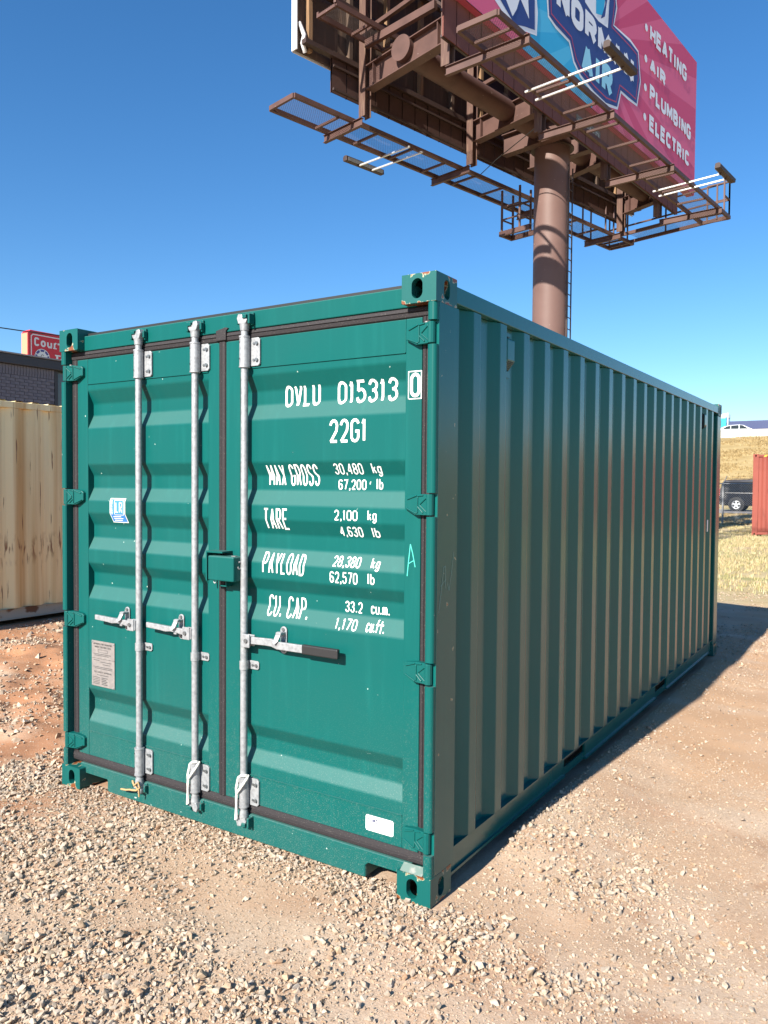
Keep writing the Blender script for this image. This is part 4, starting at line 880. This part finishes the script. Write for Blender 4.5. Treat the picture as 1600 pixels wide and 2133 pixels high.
for z in (10.45,10.95): hr.bar(F(5.1,-2.24,z),F(5.6,-2.24,z),.04,.04); hr.bar(F(5.1,-1.4,z),F(5.6,-1.4,z),.04,.04)
HRS=hr
for vv in (-2.24,-1.4):
    q=MB()
    for a_ in (5.1,5.6): q.bar(F(a_,vv,9.95),F(a_,vv,10.95),.045,.045)
    for z in (10.45,10.95): q.bar(F(5.1,vv,z),F(5.6,vv,z),.04,.04)
    q.build('hand_rail',BROWN,bb)
# small landing with its cage beside the pole, where the ladder ends
lg=MB()
for u in (-.1,.4):
    for v in (-.95,-1.55): lg.bar(F(u,v,8.75),F(u,v,9.9),.05,.05)
for z in (9.1,9.45): 
    for v in (-.95,-1.55): lg.bar(F(-.1,v,z),F(.4,v,z),.035,.035)
    lg.bar(F(-.1,-.95,z),F(-.1,-1.55,z),.035,.035)
lg.bar(F(-.1,-.6,8.72),F(-.1,-1.62,8.72),.07,.13); lg.bar(F(.4,-.45,8.72),F(.4,-1.62,8.72),.07,.13); lg.bar(F(-.1,-1.58,8.72),F(.4,-1.58,8.72),.07,.13)
lg.build('ladder_landing',BROWN,bb); mesh_deck(F,-.1,.4,-.5,-1.58,8.79)
# inner walkway behind the far face
for v in (-1.0,-.42): MB().bar(F(-7.15,v,11.55),F(-3.9,v,11.55),.06,.11).build('walkway_beam',BROWN,bb)
for u in (-7.15,-6.2,-5.3,-4.6): MB().bar(F(u,-1.0,11.50),F(u,-.42,11.50),.05,.06).build('walkway_crossbar',BROWN,bb)
mesh_deck(F,-7.1,-3.9,-1.0,-.42,11.61)
MB().bar(F(-5.85,-.9,11.40),F(-5.85,1.15,11.40),.10,.16).build('walkway_bracket',BROWN,bb)
for u in (-7.15,): MB().bar(F(u,-.42,11.55),F(u,-.42,12.7),.06,.06).bar(F(u,-1.0,12.7),F(u,-.42,12.7),.06,.06).build('hand_rail',BROWN,bb)
# floodlights on twin arms
def lamp(fr,u,v0,v1,z,s,flip):
    a=MB().bar(fr(u-.22,v0,z),fr(u-.22,v1,z+.05),.036,.036).bar(fr(u+.22,v0,z),fr(u+.22,v1,z+.05),.036,.036).build('lamp_arm',ALU,bb)
    hd_=MB(); d=s
    prof=[(-.07,-.05),(.07,-.05),(.085,.04),(.04,.09),(-.055,.08)]
    hd_.prism(prof,lambda p,q:fr(u-.66,v1+d*(.05+p),z+.11+q),lambda p,q:fr(u+.66,v1+d*(.05+p),z+.11+q)); h=hd_.build('lamp_head',BROWND,a,bev=.01)
    MB().bar(fr(u-.60,v1+d*(-.03),z+.11),fr(u+.60,v1+d*(-.03),z+.11),.012,.085).build('lamp_glass',LAMPG,h)
    for o in (-.22,.22): MB().bar(fr(u+o,v1-d*.03,z+.05),fr(u+o,v1+d*.04,z+.10),.07,.07).build('lamp_knuckle',BROWND,h)
lamp(N,-4.25,1.72,3.62,9.86,1,0); lamp(N,2.80,1.72,3.50,9.86,1,0); lamp(N,-.75,1.72,3.55,-50,1,0) if False else None
lamp(F,-3.82,-1.30,-3.10,9.86,-1,0)
lamp(F,3.6,-1.30,-3.10,9.86,-1,0) if False else None
MB().tube([N(-2.0,.6,10.3),F(-1.6,-.6,10.05),F(-1.2,-1.5,9.98)],.012,6).build('power_cable',BLK,bb)

# ------------------------------------------------------------------ grey brick building, sign, wire
BRK=mat('painted_grey_brick',(.165,.17,.20),.8,0,.3,(9,(.13,.135,.16),.4,.7),(60,.3,.004)); MOR=mat('painted_mortar',(.095,.098,.12),.9)
FAS=mat('dark_fascia',(.03,.032,.04),.45); ROOFM=mat('roof_edge_metal',(.28,.27,.27),.5,.3)
bx0=-14.0; by1=7.92
bd=empty('building',(bx0,by1,.1),'low grey painted brick building with a dark fascia behind the beige container','building')
wall=MB().box(-8,-.012,-12,0,-.2,4.20).build('wall',MOR,bd)
bm_=MB().box(-.03,0,-.0965,.0965,-.0285,.0285).mesh('brick',BRK); bv_=MB().box(-.03,.002,-.0285,.0285,-.098,.098).mesh('brick',BRK)
ztop=4.20-.1
cnt=0
zrow=3.93-.1
for k in range(46):
    o=place('brick',bv_,wall,(random.uniform(-.002,.002),-.034-.067*k,ztop-.105))
for rI in range(11):
    z=ztop-.105-.098-.04-.067*rI
    for k in range(21):
        yy=-.10-.205*k-(.1025 if rI%2 else 0); 
        o=place('brick',bm_,wall,(random.uniform(-.002,.002),yy,z))
MB().box(-8.1,.10,-12.1,3.6,4.10,4.30).build('fascia',FAS,bd,bev=.01); MB().box(-8.1,.14,-12.1,3.6,4.302,4.33).build('roof_edge',ROOFM,bd)
MB().box(-.14,-.02,.02,.10,-.1,4.10).build('window_frame',FAS,bd)
MB().box(-.16,-.12,.102,3.2,.6,4.09).build('window_pane',mat('tinted_glass',(.09,.11,.11),.15,0,.6),bd)
MB().box(-8,-.2,3.2,3.5,-.2,4.10).build('side_wall',MOR,bd); MB().box(-8,-.02,.11,3.2,-.2,.598).build('window_plinth',BRK,bd)
SRED=mat('sign_red',(.62,.022,.035),.45); SORG=mat('sign_sunlit_edge',(.80,.27,.16),.5); SWH=mat('sign_white',(.78,.77,.75),.5); SBL=mat('sign_wheel_blue',(.07,.07,.26),.5)
SGX=-30.0
sg=empty('pylon_sign',(SGX,19.6,.0),'red lit-box motel sign with white lettering behind the grey building','sign')
ya,yb=-1.95,1.95; za,zb2=5.9,8.34
bxs=MB().prism([(ya,za),(yb,za),(yb,zb2-.12),(yb-.12,zb2),(ya+.12,zb2),(ya,zb2-.12)],lambda a,b:(-.45,a,b),lambda a,b:(0,a,b)).build('sign_cabinet',SRED,sg,bev=.02)
MB().box(-.44,-.02,ya-.012,ya-.002,za+.1,zb2-.15).build('sign_sunlit_side',SORG,bxs)  # end of the red cabinet in lighter orange, its sunlight painted in
fsg=lambda a,b,l:(.006+.003*l,a,b)
mb=MB(); ribbon(mb,[(ya+.16,za+.15),(yb-.16,za+.15),(yb-.16,zb2-.26),(yb-.24,zb2-.18),(ya+.24,zb2-.18),(ya+.16,zb2-.26)],.045,fsg,True); mb.build('sign_border',SWH,bxs)
mb=MB(); text(mb,'Court',ya+.30,ya+1.72,7.68,8.06,.078,fsg,None,.26); 
for a in (ya+1.06,ya+1.30): ribbon(mb,[(a-.09,7.70),(a+.09,7.70)],.05,fsg,off=1)
text(mb,'Inn',ya+1.33,ya+2.3,7.02,7.42,.10,fsg,None,.2); ribbon(mb,[(ya+1.30,7.40),(ya+1.58,7.40)],.06,fsg,off=2); ribbon(mb,[(ya+1.30,7.05),(ya+1.58,7.05)],.06,fsg,off=2)
mb.build('sign_lettering',SWH,bxs)
cw=(ya+.68,7.22); disc=lambda r,l:MB().add([(.006+.003*l,cw[0]+r*math.cos(R(t)),cw[1]+r*math.sin(R(t))) for t in range(0,360,12)],[tuple(range(30))])
disc(.37,1).build('sign_emblem',SWH,bxs); disc(.34,2).build('sign_emblem',SBL,bxs); disc(.245,4).build('sign_emblem',SWH,bxs)
mb=MB()
for t in range(0,360,45): ribbon(mb,[(cw[0]+.2*math.cos(R(t+22)),cw[1]+.2*math.sin(R(t+22))),(cw[0]+.36*math.cos(R(t+22)),cw[1]+.36*math.sin(R(t+22)))],.05,lambda a,b,l:(.016,a,b))
mb.build('sign_emblem_spokes',SWH,bxs)
mb=MB(); ribbon(mb,arc(cw[0],cw[1],.07,.12,40,320),.022,lambda a,b,l:(.024,a,b)); mb.build('sign_emblem_letter',INKM,bxs)
for a in (-1.2,1.2): MB().cyl((-.22,a,0),(-.22,a,za),.14,n=16).build('sign_pole',FAS,sg)
# overhead wire between two utility poles
UPW=mat('utility_pole_wood',(.16,.11,.075),.9)
def upole(p,label):
    o=empty('utility_pole',(p.x,p.y,float(hgt(p.x,p.y))),label,'utility pole'); h=p.z-o.location.z
    MB().cyl((0,0,-.2),(0,0,h+.6),.15,.11,n=14).build('pole_shaft',UPW,o); MB().bar((-.9,.0,h-.02),(.9,0,h-.02),.10,.12).build('crossarm',UPW,o)
    MB().cyl((0,0,h+.04),(0,0,h+.16),.05,n=10).build('insulator',SWH,o)

wz=lambda y:6.53+.009*(y-10)**2
for yy,l in ((-8,'wooden utility pole beyond the grey building, near end of the wire'),(28,'wooden utility pole standing behind the motel sign')):
    upole(Vector((-22,yy,wz(yy))),l)
tag(MB().tube([(-22,y,wz(y)+.16*(abs(y-10)/18)**8) for y in np.linspace(-8,28,40)],.02,6).build('power_wire',BLK),'thin black overhead wire sagging past the motel sign','wire')

# ------------------------------------------------------------------ road, fence, vehicles, highway
ASP=mat('pale_asphalt',(.25,.24,.235),.9,0,.2,(3,(.20,.19,.185),.4,.7)); CONC=mat('barrier_concrete',(.47,.43,.36),.85,0,.2,(1.2,(.38,.34,.28),.5,.75),None,0,(.5,(.32,.28,.23),.6,.68))
def strip(name,y0,y1,x0,x1,m,dz,nx=40,ny=4):
    xs=np.linspace(x0,x1,nx);ys=np.linspace(y0,y1,ny);Xs,Ys=np.meshgrid(xs,ys,indexing='ij');Zs=hgt(Xs,Ys)+dz
    id_=np.arange(nx*ny).reshape(nx,ny);q=np.stack([id_[:-1,:-1],id_[1:,:-1],id_[1:,1:],id_[:-1,1:]],-1).reshape(-1,4)
    return tag(place(name,np_mesh(name,np.stack([Xs,Ys,Zs],-1).reshape(-1,3),q,m)),kind='structure')
strip('road',46.5,53.5,-120,120,ASP,.03,60,24)
strip('highway',83.2,100,-200,200,ASP,.06,40,10)
# chain-link fence
FST=mat('galvanised_fence',(.28,.285,.29),.5,.4)
fy=35.8; zf=float(hgt(-5,fy))
fc=empty('chain_link_fence',(-5.15,fy,zf),'galvanised chain-link fence with slanted barbed wire arms in front of the street','fence')
for k in range(-2,7):
    x=2.9*k; MB().cyl((x,0,-.2),(x,0,1.86),.042,n=10).cyl((x,0,1.84),(x+.17,-.05,2.17),.018,n=6).build('fence_post',FST,fc)
MB().cyl((-5.8,0,1.82),(17.4,0,1.82),.024,n=8).build('top_rail',FST,fc)
for k,(dx,z) in enumerate(((.05,1.93),(.10,2.03),(.15,2.13))): MB().cyl((-5.8,-.03,z),(17.4,-.03,z),.004,n=4).build('barbed_wire',FST,fc)
wm=MB(); u0,u1,sp=-5.8,17.4,.10
n=int((u1-u0+1.8)/sp)
for s in (1,-1):
    for i in range(n):
        c=u0+sp*i if s<0 else u0-1.8+sp*i; p,q=(c,.03),(c+s*1.78,1.81)
        if min(p[0],q[0])<u0 or max(p[0],q[0])>u1: continue
        wm.bar((p[0],.03+.004*s,p[1]),(q[0],.03+.004*s,q[1]),.0075,.0075)
tag(wm.build('wire_mesh',FST,fc),kind='stuff')
# vehicles
TYRE=mat('tyre_rubber',(.02,.02,.021),.8); RIM=mat('alloy_rim',(.75,.75,.76),.3,.6); GLASS=mat('dark_glass',(.012,.015,.02),.08,0,.6)
BLKC=mat('black_car_paint',(.012,.013,.018),.2,0,.5,coat=.6); WHC=mat('white_car_paint',(.78,.78,.78),.25,0,.5,coat=.5); TAIL=mat('tail_light_red',(.55,.02,.03),.3); BLUC=mat('blue_truck_paint',(.03,.36,.60),.3,coat=.4); NAVT=mat('navy_trailer',(.035,.05,.13),.4); LENS=mat('headlight_lens',(.7,.72,.75),.1)
TRIMB=mat('black_trim',(.02,.02,.02),.6)
def wheel(root,x,y,r,wd,side):
    w_=MB(); prof=[(r*.62,-wd/2),(r*.93,-wd/2),(r,-wd*.36),(r,wd*.36),(r*.93,wd/2),(r*.62,wd/2)]; n=28; vs=[]
    for i in range(n):
        t=2*math.pi*i/n; vs+=[(x+a*math.cos(t),y+b,r+a*math.sin(t)) for a,b in prof]
    m=len(prof); w_.add(vs,[(i*m+j,i*m+j+1,((i+1)%n)*m+j+1,((i+1)%n)*m+j) for i in range(n) for j in range(m-1)],True)
    o=w_.build('wheel',TYRE,root)
    rm=MB(); yo=y+side*wd*.40
    rm.cyl((x,y+side*wd*.1,r),(x,y+side*wd*.12,r),r*.62,n=24)
    for k in range(5):
        t=R(90+72*k); rm.bar((x,yo,r),(x+r*.58*math.cos(t),yo,r+r*.58*math.sin(t)),r*.24,.04,(0,1,0))
    rm.cyl((x,yo-.02,r),(x,yo+.03*side,r),r*.16,n=12)
    ring=[(x+r*.6*math.cos(R(t)),yo,r+r*.6*math.sin(R(t))) for t in range(0,361,15)]; rm.tube(ring,r*.05,6); rm.build('rim',RIM,o)
def loft(sections,m,name,root,bev=.03):
    """sections: list of (half width, [(x,z)...]) closed side outlines with equal point counts, from y- to y+"""
    n=len(sections[0][1]); vs=[(x,y,z) for y,pts in sections for x,z in pts]; k=len(sections)
    fs=[tuple(range(n))[::-1],tuple((k-1)*n+i for i in range(n))]+[(a*n+i,a*n+(i+1)%n,(a+1)*n+(i+1)%n,(a+1)*n+i) for a in range(k-1) for i in range(n)]
    return MB().add(vs,fs).build(name,m,root,bev=bev,seg=3)
def vehicle(name,loc,label,cat,rz,body,green,wb,r,hw,paint,wins,tail):
    root=empty(name,loc,label,cat,rz=rz)
    loft([(-hw,[(x*.985,z if z>.5 else z+.05) for x,z in body]),(-hw+.10,body),(hw-.10,body),(hw,[(x*.985,z if z>.5 else z+.05) for x,z in body])],paint,'body',root,.05)
    gi=[(x*.96+.0,z-.03) for x,z in green]
    gl=[(x*.985,z-.06 if z<1.3 else z-.05) for x,z in green]
    loft([(-hw+.004,gl),(-hw+.14,green),(hw-.14,green),(hw-.004,gl)],paint,'cabin',root,.03)
    for x in wb:
        for s in (-1,1):
            wheel(root,x,s*(hw-.10),r,.25,s)
            MB().cyl((x,s*(hw-.30),r+.02),(x,s*(hw+.006),r+.02),r*1.13,n=28).build('wheel_arch',TRIMB,root)
    for s in (-1,1):
        for pts in wins:
            MB().prism(pts,lambda a,b:(a,s*(hw-.02),b),lambda a,b:(a,s*(hw+.006),b)).build('side_window',GLASS,root)
        MB().box(tail[0]-.05,tail[0]+.10,min(s*(hw-.28),s*(hw+.006)),max(s*(hw-.28),s*(hw+.006)),tail[1],tail[2]).build('tail_light',TAIL,root)
        MB().box(-tail[0]-.22,-tail[0]-.04,min(s*(hw-.4),s*(hw-.01)),max(s*(hw-.4),s*(hw-.01)),tail[1]-.1,tail[1]+.12).build('headlight',LENS,root)
        MB().box(.95,1.10,min(s*hw,s*(hw+.2)),max(s*hw,s*(hw+.2)),tail[2]-.05,tail[2]+.12).build('mirror',paint,root,bev=.03)
    return root
suvb=[(-2.60,.42),(-2.64,.62),(-2.60,1.12),(-2.2,1.17),(1.2,1.15),(2.35,1.08),(2.58,.95),(2.62,.55),(2.5,.34),(-2.3,.34)]
suvg=[(-2.52,1.10),(-2.42,1.72),(-2.20,1.90),(-.2,1.945),(.55,1.86),(1.35,1.10)]
yS=50.6; sv=vehicle('parked_car',(-5.25,yS,float(hgt(-5,yS))+.03),'black sport utility vehicle parked on the street behind the chain-link fence','car',0,suvb,suvg,(-1.55,1.55),.40,.98,BLKC,
  [[(-2.28,1.20),(-2.22,1.66),(-1.35,1.72),(-1.30,1.20)],[(-1.2,1.20),(-1.22,1.72),(-.25,1.74),(-.25,1.20)],[(-.15,1.20),(-.15,1.74),(.42,1.70),(1.05,1.20)]],(-2.60,.95,1.40))
MB().box(-1.9,.3,-.62,-.58,1.965,2.0).box(-1.9,.3,.58,.62,1.965,2.0).build('roof_rack',TRIMB,sv); MB().box(-2.66,-2.4,-.9,.9,.40,.60).build('bumper',TRIMB,sv,bev=.03)
wb_=[(-2.2,.40),(-2.26,.62),(-2.18,.98),(-1.7,1.02),(.9,.98),(1.9,.86),(2.2,.70),(2.26,.5),(2.1,.26),(-2.0,.26)]
wg_=[(-2.12,.95),(-1.75,1.25),(-1.1,1.44),(-.2,1.48),(.25,1.42),(1.15,.95)]
zh=float(hgt(-12,85))+.06
vehicle('passing_car',(-12.1,85.2,zh+.12),'white car on the highway behind the concrete barrier','car',0,wb_,wg_,(-1.35,1.35),.33,.9,WHC,
  [[(-1.75,1.04),(-1.25,1.32),(-.95,1.38),(-.95,1.04)],[(-.88,1.04),(-.88,1.38),(-.15,1.42),(-.15,1.03)],[(-.07,1.03),(-.07,1.42),(.2,1.38),(.82,1.02)]],(-2.2,.72,.9))
tr=empty('semi_truck',(-13.0,90.5,zh+.02),'blue semi truck with a dark navy flat trailer on the highway','truck',rz=0)
MB().box(-1.0,14.0,-1.25,1.25,1.0,2.32).build('trailer_bed',NAVT,tr,bev=.03)
loft([(-1.22,[(-4.4,.5),(-4.45,1.5),(-3.0,1.75),(-2.7,2.5),(-2.2,2.75),(-1.3,2.75),(-1.3,.5)]),(1.22,[(-4.4,.5),(-4.45,1.5),(-3.0,1.75),(-2.7,2.5),(-2.2,2.75),(-1.3,2.75),(-1.3,.5)])],BLUC,'cab',tr,.08)
MB().prism([(-2.6,2.76),(-1.25,2.76),(-1.2,3.2),(-1.9,3.12)],lambda a,b:(a,-1.1,b),lambda a,b:(a,1.1,b)).build('roof_fairing',WHC,tr,bev=.06)
for s in (-1,1): MB().prism([(-2.85,1.85),(-2.6,2.45),(-1.8,2.45),(-1.8,1.85)],lambda a,b:(a,s*1.225,b),lambda a,b:(a,s*1.24,b)).build('cab_window',GLASS,tr)
MB().cyl((-1.15,-1.2,1.0),(-1.15,-1.2,3.25),.09,n=10).build('exhaust_stack',RIM,tr)
for x in (-3.6,-.6,.6,11.5,12.8):
    for s in (-1,1): wheel(tr,x,s*1.05,.50,.3,s)
# concrete barrier in cast lengths
zbar=lambda x:float(hgt(x,81.6))
bprof=[(-.30,-.3),(.30,-.3),(.30,.08),(.14,.32),(.08,.95),(-.08,.95),(-.14,.32),(-.30,.08)]
bme=MB().prism(bprof,lambda a,b:(-1.82,a,b),lambda a,b:(1.82,a,b)).mesh('barrier_segment',CONC)
bar=empty('highway_barrier',(-12,81.6,zbar(-12)),'pale concrete highway barrier along the top of the grassy embankment','barrier')
for k in range(-14,15):
    x=3.66*k; place('barrier_segment',bme,bar,(x,0,zbar(-12+x)-zbar(-12)+.012*k*0))
# ------------------------------------------------------------------ dry grass (uncountable)
def grass(n,x0,x1,y0,y1,hmin,hmax,seed,m,label,thin=None,wd=.006):
    r=np.random.default_rng(seed); x=r.uniform(x0,x1,n);y=r.uniform(y0,y1,n)
    if thin is not None:
        k=r.random(n)<thin(x,y); x=x[k];y=y[k]
    n=len(x); z=hgt(x,y); B=5; V=np.zeros((n,B,3,3))
    for b in range(B):
        a=r.uniform(0,2*np.pi,n);h=r.uniform(hmin,hmax,n);l=r.uniform(.1,.9,n)*h; ox=r.normal(0,.03,n);oy=r.normal(0,.03,n);w_=wd*r.uniform(.7,1.5,n)
        V[:,b,0]=np.stack([x+ox-w_*np.sin(a),y+oy+w_*np.cos(a),z-.005],-1);V[:,b,1]=np.stack([x+ox+w_*np.sin(a),y+oy-w_*np.cos(a),z-.005],-1);V[:,b,2]=np.stack([x+ox+l*np.cos(a),y+oy+l*np.sin(a),z+h],-1)
    V=V.reshape(-1,3);Fc=np.arange(len(V)).reshape(-1,3); me=np_mesh('dry_grass',V,Fc,m,False)
    t_=np.repeat(r.random(n),B*3); at=me.attributes.new('tone','FLOAT','POINT'); at.data.foreach_set('value',t_.astype(np.float32))
    tag(place('dry_grass',me),label,'grass',kind='stuff')
def grass_mat(name,cols):
    m=bpy.data.materials.new(name); m.use_nodes=True; t=m.node_tree; p=t.nodes['Principled BSDF']; p.inputs['Roughness'].default_value=.8; p.inputs['Specular IOR Level'].default_value=.2
    a=t.nodes.new('ShaderNodeAttribute'); a.attribute_name='tone'; cr=t.nodes.new('ShaderNodeValToRGB'); t.links.new(a.outputs['Fac'],cr.inputs[0]); e=cr.color_ramp.elements
    e[0].color=(*cols[0],1); e[1].color=(*cols[-1],1)
    for i,c in enumerate(cols[1:-1]): q=e.new((i+1)/(len(cols)-1)); q.color=(*c,1)
    t.links.new(cr.outputs[0],p.inputs['Base Color']); return m
GR1=grass_mat('straw_and_green_grass',[(.48,.39,.22),(.43,.34,.18),(.27,.27,.11),(.52,.44,.26),(.38,.29,.15)])
GR2=grass_mat('straw_grass',[(.42,.32,.16),(.36,.26,.12),(.30,.21,.095),(.46,.36,.19)])
grass(42000,-9,9,10.4,33,.03,.10,51,GR1,'short dry yellow and green grass beyond the dirt yard',lambda x,y:np.clip((y-10.4)/3.0+vnoise(x,y,1.2,71)*1.4,0,1)*np.clip(.7+vnoise(x,y,2.2,72)*1.8,.1,1),.008)
grass(30000,-19,3,57,81,.04,.16,52,GR2,'tufted straw grass covering the highway embankment',lambda x,y:np.clip(.6+vnoise(x*.5,y,.9,74)*2.2,0,1),.03)
grass(9000,-12,8,33,46,.03,.12,53,GR2,'sparse dry grass along the chain-link fence',lambda x,y:np.clip(.55+vnoise(x,y,2,73)*2,0,1),.012)
